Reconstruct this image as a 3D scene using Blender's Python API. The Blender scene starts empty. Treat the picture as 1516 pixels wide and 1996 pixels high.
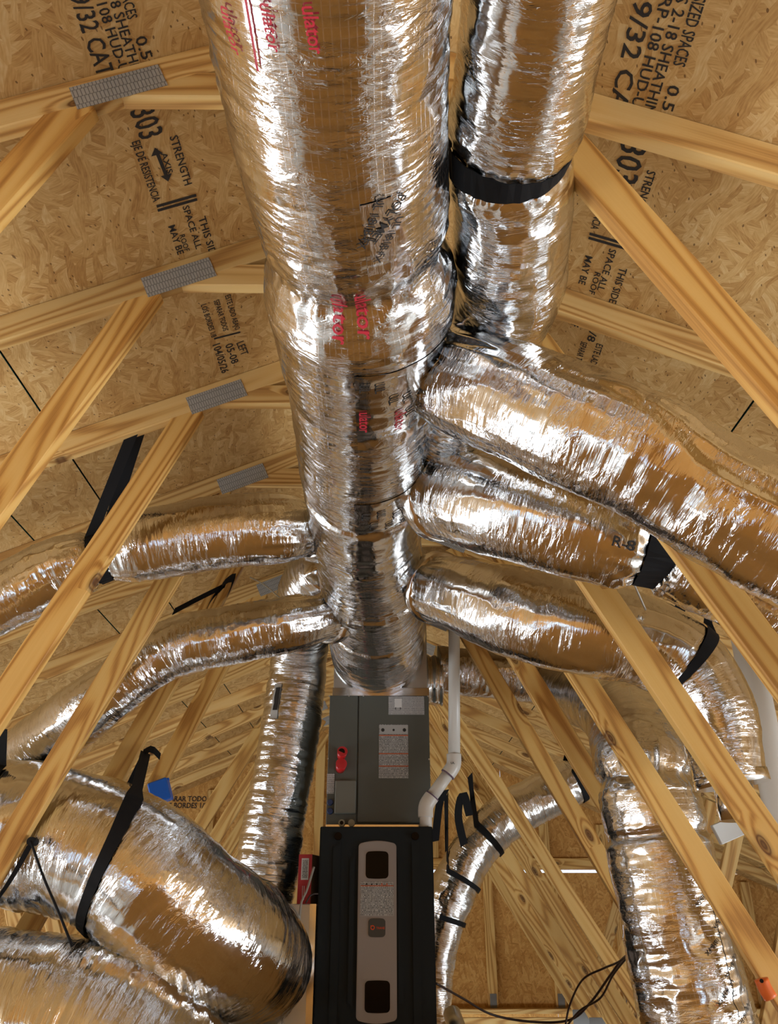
import bpy, bmesh, math, random
import numpy as np
from mathutils import Vector, Matrix

random.seed(7)
SC = bpy.context.scene
C = SC.collection
PI = math.pi

# ---------------------------------------------------------------- camera
F, PITCH, YAW = 1613.45, 0.4567, 0.0076
cd = bpy.data.cameras.new('camera')
cam = bpy.data.objects.new('camera', cd)
C.objects.link(cam)
cd.sensor_fit = 'VERTICAL'
cd.sensor_height = 32.0
cd.lens = F / 1996 * 32.0
cd.clip_start = 0.02
cam.location = (0, 0, 0)
cam.rotation_euler = (PI / 2 + PITCH, 0, -YAW)
SC.camera = cam


def at(u, v, Y):
    """point of the place seen at photo pixel (u, v) at Y metres along the ridge direction"""
    a = (u - 758) / F
    b = -(v - 998) / F
    y = math.cos(PITCH) - b * math.sin(PITCH)
    z = math.sin(PITCH) + b * math.cos(PITCH)
    X = a * math.cos(YAW) + y * math.sin(YAW)
    y = -a * math.sin(YAW) + y * math.cos(YAW)
    return Vector((X * Y / y, Y, z * Y / y))


# ---------------------------------------------------------------- light
SC.view_settings.view_transform = 'Standard'
SC.view_settings.look = 'None'
SC.view_settings.gamma = 1.0
SC.view_settings.use_curve_mapping = False
SC.view_settings.exposure = 0.08
SC.cycles.max_bounces = 4
SC.cycles.diffuse_bounces = 2
SC.cycles.glossy_bounces = 3
SC.cycles.adaptive_threshold = 0.05

world = bpy.data.worlds.new('sky')
SC.world = world
world.use_nodes = True
wb = world.node_tree.nodes['Background']
wb.inputs[0].default_value = (0.62, 0.78, 1.0, 1)
wb.inputs[1].default_value = 2.0

ROOM_FLOOR = -3.3
HALF = 6.25            # half width of the house
Y_NEAR, Y_FAR = -3.6, 8.62


def area(name, loc, rot, sx, sy, power, col):
    ld = bpy.data.lights.new(name, 'AREA')
    ld.shape = 'RECTANGLE'
    ld.size, ld.size_y = sx, sy
    ld.energy = power
    ld.color = col
    o = bpy.data.objects.new(name, ld)
    C.objects.link(o)
    o.location = loc
    o.rotation_euler = rot
    return o


DAY = (0.86, 0.94, 1.0)
# daylight entering the storey below through its window openings (side walls and the wall behind the camera)
WIN_Z0, WIN_Z1 = -2.95, -1.15
SIDE_WINS = [(-2.4, 2.4), (1.0, 2.4), (4.4, 2.4)]       # centre along Y, width
zc = (WIN_Z0 + WIN_Z1) / 2
for cy, w in SIDE_WINS:
    area('window_daylight', (-HALF + 0.02, cy + .8, zc), (0, -PI / 2, 0), WIN_Z1 - WIN_Z0, w, 160, DAY)
for cy, w in SIDE_WINS[:2]:
    area('window_daylight', (HALF - 0.02, cy + .8, zc), (0, PI / 2, 0), WIN_Z1 - WIN_Z0, w, 225, DAY)
for cx in (-2.6, 2.6):
    area('window_daylight', (cx, Y_NEAR + 0.02, zc), (PI / 2, 0, PI), 2.6, WIN_Z1 - WIN_Z0, 170, DAY)

# ---------------------------------------------------------------- materials


def new_mat(name, col=(.5, .5, .5), rough=.5, metal=0.0, spec=None):
    m = bpy.data.materials.new(name)
    m.use_nodes = True
    b = m.node_tree.nodes['Principled BSDF']
    b.inputs['Base Color'].default_value = (*col, 1)
    b.inputs['Roughness'].default_value = rough
    b.inputs['Metallic'].default_value = metal
    if spec is not None:
        b.inputs['Specular IOR Level'].default_value = spec
    return m, m.node_tree, b


def nd(nt, typ, ins=None, **kw):
    n = nt.nodes.new(typ)
    for k, v in kw.items():
        setattr(n, k, v)
    for k, v in (ins or {}).items():
        s = n.inputs[k]
        if hasattr(v, 'is_output') or isinstance(v, bpy.types.NodeSocket):
            nt.links.new(v, s)
        else:
            s.default_value = v
    return n


def math_n(nt, op, a, b=None, c=None, clamp=False):
    n = nt.nodes.new('ShaderNodeMath')
    n.operation = op
    n.use_clamp = clamp
    for i, v in enumerate((a, b, c)):
        if v is None:
            continue
        if isinstance(v, bpy.types.NodeSocket):
            nt.links.new(v, n.inputs[i])
        else:
            n.inputs[i].default_value = v
    return n.outputs[0]


def ramp(nt, fac, stops, interp='LINEAR'):
    n = nt.nodes.new('ShaderNodeValToRGB')
    nt.links.new(fac, n.inputs[0])
    e = n.color_ramp.elements
    n.color_ramp.interpolation = interp
    while len(e) < len(stops):
        e.new(0.5)
    for k, (p, c) in enumerate(stops):
        e[k].position = p
        e[k].color = (*c, 1) if len(c) == 3 else c
    return n.outputs[0]


def mixc(nt, fac, a, b, mode='MIX'):
    n = nt.nodes.new('ShaderNodeMix')
    n.data_type = 'RGBA'
    n.blend_type = mode
    for sock, v in ((n.inputs[0], fac), (n.inputs[6], a), (n.inputs[7], b)):
        if isinstance(v, bpy.types.NodeSocket):
            nt.links.new(v, sock)
        elif isinstance(v, tuple):
            sock.default_value = (*v, 1) if len(v) == 3 else v
        else:
            sock.default_value = v
    return n.outputs[2]


def obj_coords(nt, spread=40.0):
    """object coordinates shifted by a random amount for each object"""
    tc = nd(nt, 'ShaderNodeTexCoord')
    oi = nd(nt, 'ShaderNodeObjectInfo')
    r = math_n(nt, 'MULTIPLY', oi.outputs['Random'], spread)
    cmb = nd(nt, 'ShaderNodeCombineXYZ', {0: r, 1: math_n(nt, 'MULTIPLY', r, 1.7), 2: math_n(nt, 'MULTIPLY', r, .6)})
    v = nd(nt, 'ShaderNodeVectorMath', {0: tc.outputs['Object'], 1: cmb.outputs[0]}, operation='ADD')
    return v.outputs[0], oi.outputs['Random']


def scaled(nt, vec, s, rot=0.0):
    if rot:
        vec = nd(nt, 'ShaderNodeMapping', {'Vector': vec, 'Rotation': (0, 0, rot)}).outputs[0]
    return nd(nt, 'ShaderNodeMapping', {'Vector': vec, 'Scale': s}).outputs[0]


def pine(name, tint=(1, 1, 1)):
    m, nt, b = new_mat(name, rough=.55, spec=.3)
    v, rnd = obj_coords(nt)
    t = lambda c: tuple(x * y for x, y in zip(c, tint))
    kn = nd(nt, 'ShaderNodeTexVoronoi', {'Vector': scaled(nt, v, (4.5, 10.5, 1)), 'Scale': 1.0}, feature='F1', voronoi_dimensions='2D')
    kd = kn.outputs['Distance']
    pick = nd(nt, 'ShaderNodeSeparateColor', {0: kn.outputs['Color']})
    on = math_n(nt, 'GREATER_THAN', pick.outputs[0], .88)
    bulge = math_n(nt, 'MULTIPLY', math_n(nt, 'SUBTRACT', 0.45, kd, clamp=True), on)
    n1 = nd(nt, 'ShaderNodeTexNoise', {'Vector': scaled(nt, v, (.55, 6.5, 6.5)), 'Scale': 1.0, 'Detail': 1.5, 'Roughness': .45})
    ph = math_n(nt, 'ADD', math_n(nt, 'MULTIPLY', n1.outputs[0], 84.0), math_n(nt, 'MULTIPLY', bulge, 26.0))
    rings = math_n(nt, 'ADD', math_n(nt, 'MULTIPLY', math_n(nt, 'SINE', ph), .5), .5)
    fine = nd(nt, 'ShaderNodeTexNoise', {'Vector': scaled(nt, v, (3, 260, 260)), 'Scale': 1.0, 'Detail': 0})
    rr = math_n(nt, 'ADD', math_n(nt, 'MULTIPLY', rings, .82), math_n(nt, 'MULTIPLY', fine.outputs[0], .28))
    col = ramp(nt, rr, [(.05, t((.82, .53, .19))), (.5, t((.77, .46, .14))), (.8, t((.62, .31, .075))), (1, t((.42, .18, .035)))])
    big = n1
    col = mixc(nt, math_n(nt, 'MULTIPLY', big.outputs[0], .3), col, t((.84, .58, .24)))
    hs = nd(nt, 'ShaderNodeHueSaturation', {'Color': col, 'Value': math_n(nt, 'ADD', math_n(nt, 'MULTIPLY', rnd, .22), .88)})
    knot = ramp(nt, kd, [(0, (.8, .8, .8)), (.05, (.95, .95, .95)), (.09, (.6, .6, .6)), (.12, (.9, .9, .9)), (.15, (.35, .35, .35)), (.24, (0, 0, 0))])
    kf = math_n(nt, 'MULTIPLY', knot, on)
    col = mixc(nt, kf, hs.outputs[0], (.10, .035, .012))
    nt.links.new(col, b.inputs['Base Color'])
    return m


def osb(name, tint=(1, 1, 1), upright=False):
    m, nt, b = new_mat(name, rough=.6, spec=.25)
    v, rnd = obj_coords(nt, 25)
    if upright:          # board standing in the X-Z plane
        q = nd(nt, 'ShaderNodeSeparateXYZ', {0: v})
        v = nd(nt, 'ShaderNodeCombineXYZ', {0: q.outputs[0], 1: q.outputs[2], 2: q.outputs[1]}).outputs[0]
    warp = nd(nt, 'ShaderNodeTexNoise', {'Vector': v, 'Scale': 9.0, 'Detail': 0}, noise_dimensions='2D')
    wv = nd(nt, 'ShaderNodeVectorMath', {0: warp.outputs['Color'], 1: (.5, .5, .5)}, operation='SUBTRACT')
    wv = nd(nt, 'ShaderNodeVectorMath', {0: wv.outputs[0], 'Scale': .035}, operation='SCALE')
    v2 = nd(nt, 'ShaderNodeVectorMath', {0: v, 1: wv.outputs[0]}, operation='ADD').outputs[0]
    lay = []
    for ang, sc_ in ((.25, (12, 60, 60)), (-.75, (14, 70, 70)), (1.35, (13, 56, 56))):
        vm = scaled(nt, v2, sc_, ang)
        vo = nd(nt, 'ShaderNodeTexVoronoi', {'Vector': vm, 'Scale': 1.0}, feature='F1', voronoi_dimensions='2D')
        sp = nd(nt, 'ShaderNodeSeparateColor', {0: vo.outputs['Color']})
        st = nd(nt, 'ShaderNodeTexNoise', {'Vector': scaled(nt, vm, (2.5, 4.5, 1)), 'Scale': 1.0, 'Detail': 1, 'Roughness': .6}, noise_dimensions='2D')
        tn = math_n(nt, 'ADD', math_n(nt, 'MULTIPLY', sp.outputs[0], .40), math_n(nt, 'MULTIPLY', st.outputs[0], .48))
        lay.append((sp, vo.outputs['Distance'], tn))
    val = lay[0][2]
    for k in (1, 2):
        on = math_n(nt, 'GREATER_THAN', lay[k][0].outputs[1], .55)
        a = nd(nt, 'ShaderNodeMix', {0: on, 2: val, 3: lay[k][2]})
        val = a.outputs[0]
    big = nd(nt, 'ShaderNodeTexNoise', {'Vector': v, 'Scale': 22.0, 'Detail': 3, 'Roughness': .75}, noise_dimensions='2D')
    tone = math_n(nt, 'ADD', val, math_n(nt, 'MULTIPLY', big.outputs[0], .24))
    t = lambda c: tuple(x * y for x, y in zip(c, tint))
    col = ramp(nt, tone, [(.18, t((.40, .21, .075))), (.36, t((.56, .325, .125))), (.53, t((.66, .415, .175))), (.70, t((.74, .50, .235))), (.9, t((.82, .63, .36)))])
    fl = nd(nt, 'ShaderNodeTexVoronoi', {'Vector': scaled(nt, v2, (42, 95, 95), 1.9), 'Scale': 1.0}, feature='F1', voronoi_dimensions='2D')
    fs = nd(nt, 'ShaderNodeSeparateColor', {0: fl.outputs['Color']})
    speck = math_n(nt, 'MULTIPLY', math_n(nt, 'GREATER_THAN', fs.outputs[2], .92), math_n(nt, 'LESS_THAN', fl.outputs['Distance'], .17))
    col = mixc(nt, math_n(nt, 'MULTIPLY', speck, .75), col, (.13, .055, .02))
    nt.links.new(col, b.inputs['Base Color'])
    return m


def foil(name, rough=.2, crumple=.5, rib=0.0, grid=True, col=(.78, .775, .77), aniso=(1, 1, 1)):
    m, nt, b = new_mat(name, col, rough, 1.0)
    tc = nd(nt, 'ShaderNodeTexCoord')
    uv = tc.outputs['UV']
    c1 = nd(nt, 'ShaderNodeTexNoise', {'Vector': scaled(nt, uv, (22 * aniso[0], 80 * aniso[1], 1)), 'Scale': 1.0, 'Detail': 3, 'Roughness': .65, 'Distortion': 1.2}, noise_dimensions='2D')
    c2 = nd(nt, 'ShaderNodeTexVoronoi', {'Vector': scaled(nt, uv, (30 * aniso[0], 50 * aniso[1], 1), .35), 'Scale': 1.0}, voronoi_dimensions='2D', feature='F1')
    c3 = nd(nt, 'ShaderNodeTexNoise', {'Vector': scaled(nt, uv, (7, 9, 1)), 'Scale': 1.0, 'Detail': 1}, noise_dimensions='2D')
    msk = ramp(nt, c3.outputs[0], [(.38, (.12, .12, .12)), (.62, (1, 1, 1))])
    h = math_n(nt, 'MULTIPLY', math_n(nt, 'ADD', math_n(nt, 'MULTIPLY', c1.outputs[0], .9), math_n(nt, 'MULTIPLY', c2.outputs['Distance'], .42)), msk)
    bp = nd(nt, 'ShaderNodeBump', {'Strength': crumple, 'Distance': .0055, 'Height': h})
    nrm = bp.outputs[0]
    if rib:
        w = nd(nt, 'ShaderNodeTexNoise', {'Vector': scaled(nt, uv, (10, 150, 1)), 'Scale': 1.0, 'Detail': 3}, noise_dimensions='2D')
        bp = nd(nt, 'ShaderNodeBump', {'Strength': rib, 'Distance': .004, 'Height': w.outputs[0], 'Normal': nrm})
        nrm = bp.outputs[0]
    if grid:
        sx = nd(nt, 'ShaderNodeSeparateXYZ', {0: uv})
        hs = []
        for o, pit in ((0, .0125), (1, .0165)):
            fr = math_n(nt, 'FRACT', math_n(nt, 'DIVIDE', sx.outputs[o], pit))
            hs.append(math_n(nt, 'LESS_THAN', math_n(nt, 'ABSOLUTE', math_n(nt, 'SUBTRACT', fr, .5)), .045))
        g = math_n(nt, 'MAXIMUM', hs[0], hs[1])
        bp = nd(nt, 'ShaderNodeBump', {'Strength': .3, 'Distance': .0013, 'Height': g, 'Normal': nrm})
        nrm = bp.outputs[0]
        nt.links.new(math_n(nt, 'ADD', math_n(nt, 'MULTIPLY', g, .1), rough), b.inputs['Roughness'])
    nt.links.new(nrm, b.inputs['Normal'])
    return m


def stripes(name, base, ink, pitch, share, axis=2, rough=.5, red=None):
    """a printed label: rows of unreadable fine print"""
    m, nt, b = new_mat(name, base, rough)
    tc = nd(nt, 'ShaderNodeTexCoord')
    s = nd(nt, 'ShaderNodeSeparateXYZ', {0: tc.outputs['Object']})
    row = math_n(nt, 'DIVIDE', s.outputs[axis], pitch)
    inrow = math_n(nt, 'LESS_THAN', math_n(nt, 'FRACT', row), share)
    cell = nd(nt, 'ShaderNodeCombineXYZ', {0: math_n(nt, 'MULTIPLY', s.outputs[0], 420), 1: math_n(nt, 'MULTIPLY', math_n(nt, 'FLOOR', row), 7.3)})
    ns = nd(nt, 'ShaderNodeTexNoise', {'Vector': cell.outputs[0], 'Scale': 1.0, 'Detail': 0}, noise_dimensions='2D')
    k = math_n(nt, 'MULTIPLY', inrow, math_n(nt, 'GREATER_THAN', ns.outputs[0], .42))
    nt.links.new(mixc(nt, k, base, ink), b.inputs['Base Color'])
    return m


M = {}
M['pine'] = pine('pine_lumber')
M['pine_pale'] = pine('pine_lumber_pale', (1.0, 1.02, 1.12))
M['pine_gold'] = pine('pine_lumber_golden', (.97, .90, .78))
M['osb'] = osb('oriented_strand_board', (.99, .93, .80))
M['osb_bounce_tint'] = osb('bounce_tinted_strand_board', (1.0, .80, .50), True)  # orange light bouncing between the boards is put into this tint
M['osb_edge'] = new_mat('green_edge_seal', (.015, .12, .08), .7)[0]
M['underlay'] = new_mat('roof_underlay', (.02, .025, .022), .9)[0]
M['ink'] = new_mat('stamp_ink', (.03, .025, .022), .8)[0]
M['red_ink'] = new_mat('red_print', (.55, .03, .05), .45)[0]
M['foil'] = foil('foil_scrim_jacket', .11, .5, 0.0, True)
M['foil_flex'] = foil('foil_flex_jacket', .11, .5, .2, False)
M['foil_rib'] = foil('foil_ribbed_jacket', .12, .5, .6, False)
M['foil_tape'] = foil('foil_tape', .16, .25, 0, False, (.76, .74, .72))
M['black'] = new_mat('black_webbing', (.008, .008, .009), .7, 0, .2)[0]
M['galv'] = new_mat('galvanized_steel', (.62, .62, .60), .38, 1.0)[0]
M['pvc'] = new_mat('white_pvc', (.80, .76, .70), .35)[0]
M['white'] = new_mat('white_plastic', (.8, .79, .77), .4)[0]
M['concrete'] = new_mat('concrete', (.34, .33, .31), .8)[0]
M['cab_grey'] = new_mat('grey_painted_steel', (.115, .118, .10), .45, 0, .3)[0]
M['cab_cover'] = new_mat('grey_cover', (.15, .147, .12), .45)[0]
M['furn_black'] = new_mat('dark_charcoal_paint', (.016, .020, .022), .5, 0, .12)[0]
M['furn_strip'] = new_mat('taupe_metallic_panel', (.30, .275, .265), .4, .2)[0]
M['glass_dark'] = new_mat('dark_window', (.004, .003, .003), .08, 0, .12)[0]
M['red'] = new_mat('red_plastic', (.62, .02, .02), .35)[0]
M['blue'] = new_mat('blue_plastic', (.01, .12, .55), .4)[0]
M['blue_dark'] = new_mat('blue_plug', (.01, .04, .14), .4)[0]
M['tan'] = new_mat('tan_plastic', (.36, .32, .22), .45)[0]
M['orange'] = new_mat('orange_plastic', (.9, .18, .03), .45)[0]
M['card'] = new_mat('brown_cardboard', (.30, .19, .10), .8)[0]
M['wire'] = new_mat('dark_brown_wire', (.035, .018, .014), .5)[0]
M['wire_grey'] = new_mat('grey_wire', (.35, .32, .28), .5)[0]
M['twine'] = new_mat('pale_twine', (.6, .52, .38), .8)[0]
M['label'] = stripes('warning_label', (.50, .49, .47), (.10, .10, .10), .0062, .62)
M['label_plain'] = stripes('wiring_label', (.52, .51, .50), (.2, .2, .21), .009, .35)
M['orange_line'] = new_mat('orange_print', (.55, .13, .05), .5)[0]
M['badge'] = new_mat('badge_grey', (.05, .052, .05), .4)[0]
M['badge_red'] = new_mat('badge_red', (.7, .08, .02), .4)[0]
M['wall_paint'] = new_mat('drywall', (.45, .42, .38), .8)[0]


def plate_mat():
    m, nt, b = new_mat('nail_plate', (.5, .5, .49), .5, .35)
    tc = nd(nt, 'ShaderNodeTexCoord')
    br = nd(nt, 'ShaderNodeTexBrick', {'Vector': scaled(nt, tc.outputs['Object'], (1, 1, 1)), 'Scale': 1.0, 'Color1': (1, 1, 1, 1), 'Color2': (.85, .85, .85, 1), 'Mortar': (0, 0, 0, 1), 'Mortar Size': .0011, 'Brick Width': .0085, 'Row Height': .025, 'Mortar Smooth': .3})
    br.offset = .5
    nz = nd(nt, 'ShaderNodeTexNoise', {'Vector': tc.outputs['Object'], 'Scale': 60.0, 'Detail': 2})
    col = mixc(nt, br.outputs['Fac'], mixc(nt, nz.outputs[0], (.42, .42, .41), (.58, .58, .56)), (.22, .22, .215))
    nt.links.new(col, b.inputs['Base Color'])
    bp = nd(nt, 'ShaderNodeBump', {'Strength': .6, 'Distance': .002, 'Height': br.outputs['Color']})
    nt.links.new(bp.outputs[0], b.inputs['Normal'])
    return m


M['plate'] = plate_mat()

# ---------------------------------------------------------------- object helpers


def tag(o, label=None, cat=None, group=None, kind=None):
    if label:
        o['label'] = label
    if cat:
        o['category'] = cat
    if group:
        o['group'] = group
    if kind:
        o['kind'] = kind
    return o


def put_under(o, parent):
    if parent is not None:
        o.parent = parent
        o.matrix_parent_inverse = Matrix.Translation(-Vector(parent.location))


def link(name, me, mat=None, parent=None, smooth=False):
    if mat is not None and len(me.materials) == 0:
        me.materials.append(M[mat] if isinstance(mat, str) else mat)
    if smooth:
        me.polygons.foreach_set('use_smooth', [True] * len(me.polygons))
    o = bpy.data.objects.new(name, me)
    C.objects.link(o)
    put_under(o, parent)
    return o


def empty(name, loc=(0, 0, 0)):
    o = bpy.data.objects.new(name, None)
    C.objects.link(o)
    o.location = loc
    o.empty_display_size = .1
    return o


def pydata(name, vs, fs, mat=None, parent=None, smooth=False):
    me = bpy.data.meshes.new(name)
    me.from_pydata([tuple(v) for v in vs], [], fs)
    me.update()
    return link(name, me, mat, parent, smooth)


_boxes = {}


def box_mesh(sx, sy, sz, bev=.003):
    k = (round(sx, 4), round(sy, 4), round(sz, 4), bev)
    if k not in _boxes:
        bm = bmesh.new()
        bmesh.ops.create_cube(bm, size=1)
        bmesh.ops.scale(bm, verts=bm.verts, vec=(sx, sy, sz))
        if bev:
            bmesh.ops.bevel(bm, geom=bm.edges, offset=min(bev, sx / 3, sy / 3, sz / 3), segments=1, affect='EDGES')
        me = bpy.data.meshes.new('box')
        bm.to_mesh(me)
        bm.free()
        _boxes[k] = me
    return _boxes[k]


def block(name, c, s, mat, parent=None, bev=.003, rot=None):
    """box of size s centred at c; shares mesh data between alike pieces with the same material"""
    me = box_mesh(*s, bev)
    key = mat if isinstance(mat, str) else mat.name
    k = (me.name, key)
    if k not in _boxes:
        m2 = me.copy()
        m2.materials.append(M[mat] if isinstance(mat, str) else mat)
        _boxes[k] = m2
    o = bpy.data.objects.new(name, _boxes[k])
    C.objects.link(o)
    o.location = c
    if rot is not None:
        o.rotation_euler = rot
    put_under(o, parent)
    return o


def board(name, p0, p1, wdir, w=.089, t=.038, mat='pine', parent=None, bev=.003):
    """lumber from p0 to p1, width w along wdir, thickness t across; local X runs with the grain"""
    p0, p1 = Vector(p0), Vector(p1)
    x = (p1 - p0)
    L = x.length
    x.normalize()
    y = Vector(wdir)
    y = (y - x * y.dot(x)).normalized()
    z = x.cross(y)
    o = block(name, (0, 0, 0), (L, w, t), mat, None, bev)
    c = (p0 + p1) / 2
    o.matrix_basis = Matrix(((x.x, y.x, z.x, c.x), (x.y, y.y, z.y, c.y), (x.z, y.z, z.z, c.z), (0, 0, 0, 1)))
    put_under(o, parent)
    return o


def prism(name, poly, y0, y1, mat, parent=None, bev=0.0):
    """outline in X-Z extruded from y0 (front) to y1"""
    bm = bmesh.new()
    a = [bm.verts.new((x, y0, z)) for x, z in poly]
    f = bm.faces.new(a)
    r = bmesh.ops.extrude_face_region(bm, geom=[f])
    vs = [e for e in r['geom'] if isinstance(e, bmesh.types.BMVert)]
    for v in vs:
        v.co.y = y1
    if bev:
        es = [e for e in bm.edges if all(abs(v.co.y - y0) < 1e-6 for v in e.verts)]
        bmesh.ops.bevel(bm, geom=es, offset=bev, segments=2, affect='EDGES')
    bmesh.ops.recalc_face_normals(bm, faces=bm.faces)
    me = bpy.data.meshes.new(name)
    bm.to_mesh(me)
    bm.free()
    return link(name, me, mat, parent)


def rrect(x0, x1, z0, z1, r, n=6, bow=0.0):
    pts = []
    for cx, cz, a0 in ((x1 - r, z1 - r, 0), (x0 + r, z1 - r, PI / 2), (x0 + r, z0 + r, PI), (x1 - r, z0 + r, 1.5 * PI)):
        for k in range(n + 1):
            a = a0 + k / n * PI / 2
            pts.append((cx + r * math.cos(a), cz + r * math.sin(a)))
    if bow:
        out = []
        for k, p in enumerate(pts):
            out.append(p)
            q = pts[(k + 1) % len(pts)]
            if abs(p[0] - q[0]) > (x1 - x0) * .4:
                for j in range(1, 8):
                    out.append((p[0] + (q[0] - p[0]) * j / 8, p[1]))
        cx = (x0 + x1) / 2
        hw = (x1 - x0) / 2
        cz = (z0 + z1) / 2
        pts = [(x, z + (1 if z > cz else -1) * bow * (1 - ((x - cx) / hw) ** 2)) for x, z in out]
    return pts


def cyl(name, p0, p1, r, mat, parent=None, n=24, r1=None, cap=True):
    p0, p1 = Vector(p0), Vector(p1)
    T = (p1 - p0).normalized()
    a = T.orthogonal().normalized()
    b = T.cross(a)
    r1 = r if r1 is None else r1
    vs = []
    for p, rr in ((p0, r), (p1, r1)):
        for k in range(n):
            t = 2 * PI * k / n
            vs.append(p + (a * math.cos(t) + b * math.sin(t)) * rr)
    fs = [(k, (k + 1) % n, n + (k + 1) % n, n + k) for k in range(n)]
    o_caps = [tuple(range(n))[::-1], tuple(range(n, 2 * n))] if cap else []
    me = bpy.data.meshes.new(name)
    me.from_pydata([tuple(v) for v in vs], [], fs + o_caps)
    me.update()
    for k in range(n):
        me.polygons[k].use_smooth = True
    return link(name, me, mat, parent)


def smooth_path(pts, step):
    """Catmull-Rom through pts (rows of any width), resampled every `step` metres by the first three columns"""
    P = np.array([list(p) for p in pts], float)
    P = np.vstack([2 * P[0] - P[1], P, 2 * P[-1] - P[-2]])
    out = []
    for i in range(1, len(P) - 2):
        for t in np.linspace(0, 1, 40, endpoint=False):
            a, b, c, d = P[i - 1], P[i], P[i + 1], P[i + 2]
            out.append(.5 * (2 * b + (c - a) * t + (2 * a - 5 * b + 4 * c - d) * t * t + (3 * b - a - 3 * c + d) * t ** 3))
    out.append(P[-2])
    out = np.array(out)
    s = np.concatenate([[0], np.cumsum(np.linalg.norm(np.diff(out[:, :3], axis=0), axis=1))])
    n = max(3, int(round(s[-1] / step)) + 1)
    S = np.linspace(0, s[-1], n)
    return np.stack([np.interp(S, s, out[:, k]) for k in range(out.shape[1])], 1), S


def frames(Q):
    T = np.gradient(Q, axis=0)
    T /= np.linalg.norm(T, axis=1)[:, None]
    up = np.array([0, 0, 1.0])
    if abs(T[0] @ up) > .92:
        up = np.array([0, -1.0, 0])
    N = np.zeros_like(T)
    n = up - T[0] * (up @ T[0])
    n /= np.linalg.norm(n)
    for i in range(len(T)):
        n = n - T[i] * (n @ T[i])
        n /= np.linalg.norm(n)
        N[i] = n
    return T, N, np.cross(T, N)


def wire(name, pts, r, mat, parent=None, step=.02, n=8):
    Q, S = smooth_path(pts, step)
    T, N, B = frames(Q)
    th = np.linspace(0, 2 * PI, n, endpoint=False)
    V = Q[:, None, :] + r * (np.cos(th)[None, :, None] * N[:, None, :] + np.sin(th)[None, :, None] * B[:, None, :])
    m = len(Q)
    fs = [(i * n + j, i * n + (j + 1) % n, (i + 1) * n + (j + 1) % n, (i + 1) * n + j) for i in range(m - 1) for j in range(n)]
    fs += [tuple(range(n))[::-1], tuple(range((m - 1) * n, m * n))]
    return pydata(name, V.reshape(-1, 3), fs, mat, parent, True)


# noise for the foil wrinkles
_rs = np.random.RandomState(3)
_tab = _rs.rand(512, 512)


def vnoise(x, y, per=None, seed=0):
    """smooth value noise; x wraps every `per` cells"""
    xi = np.floor(x).astype(int)
    yi = np.floor(y).astype(int)
    fx = x - xi
    fy = y - yi
    fx = fx * fx * (3 - 2 * fx)
    fy = fy * fy * (3 - 2 * fy)

    def g(a, b):
        if per:
            a = a % per
        return _tab[(a * 7 + seed * 37) % 512, (b * 3 + seed * 91 + a * 13) % 512]
    return (g(xi, yi) * (1 - fx) + g(xi + 1, yi) * fx) * (1 - fy) + (g(xi, yi + 1) * (1 - fx) + g(xi + 1, yi + 1) * fx) * fy


def ridge(x, y, per=None, seed=0):
    return 1 - np.abs(2 * vnoise(x, y, per, seed) - 1)


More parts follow.
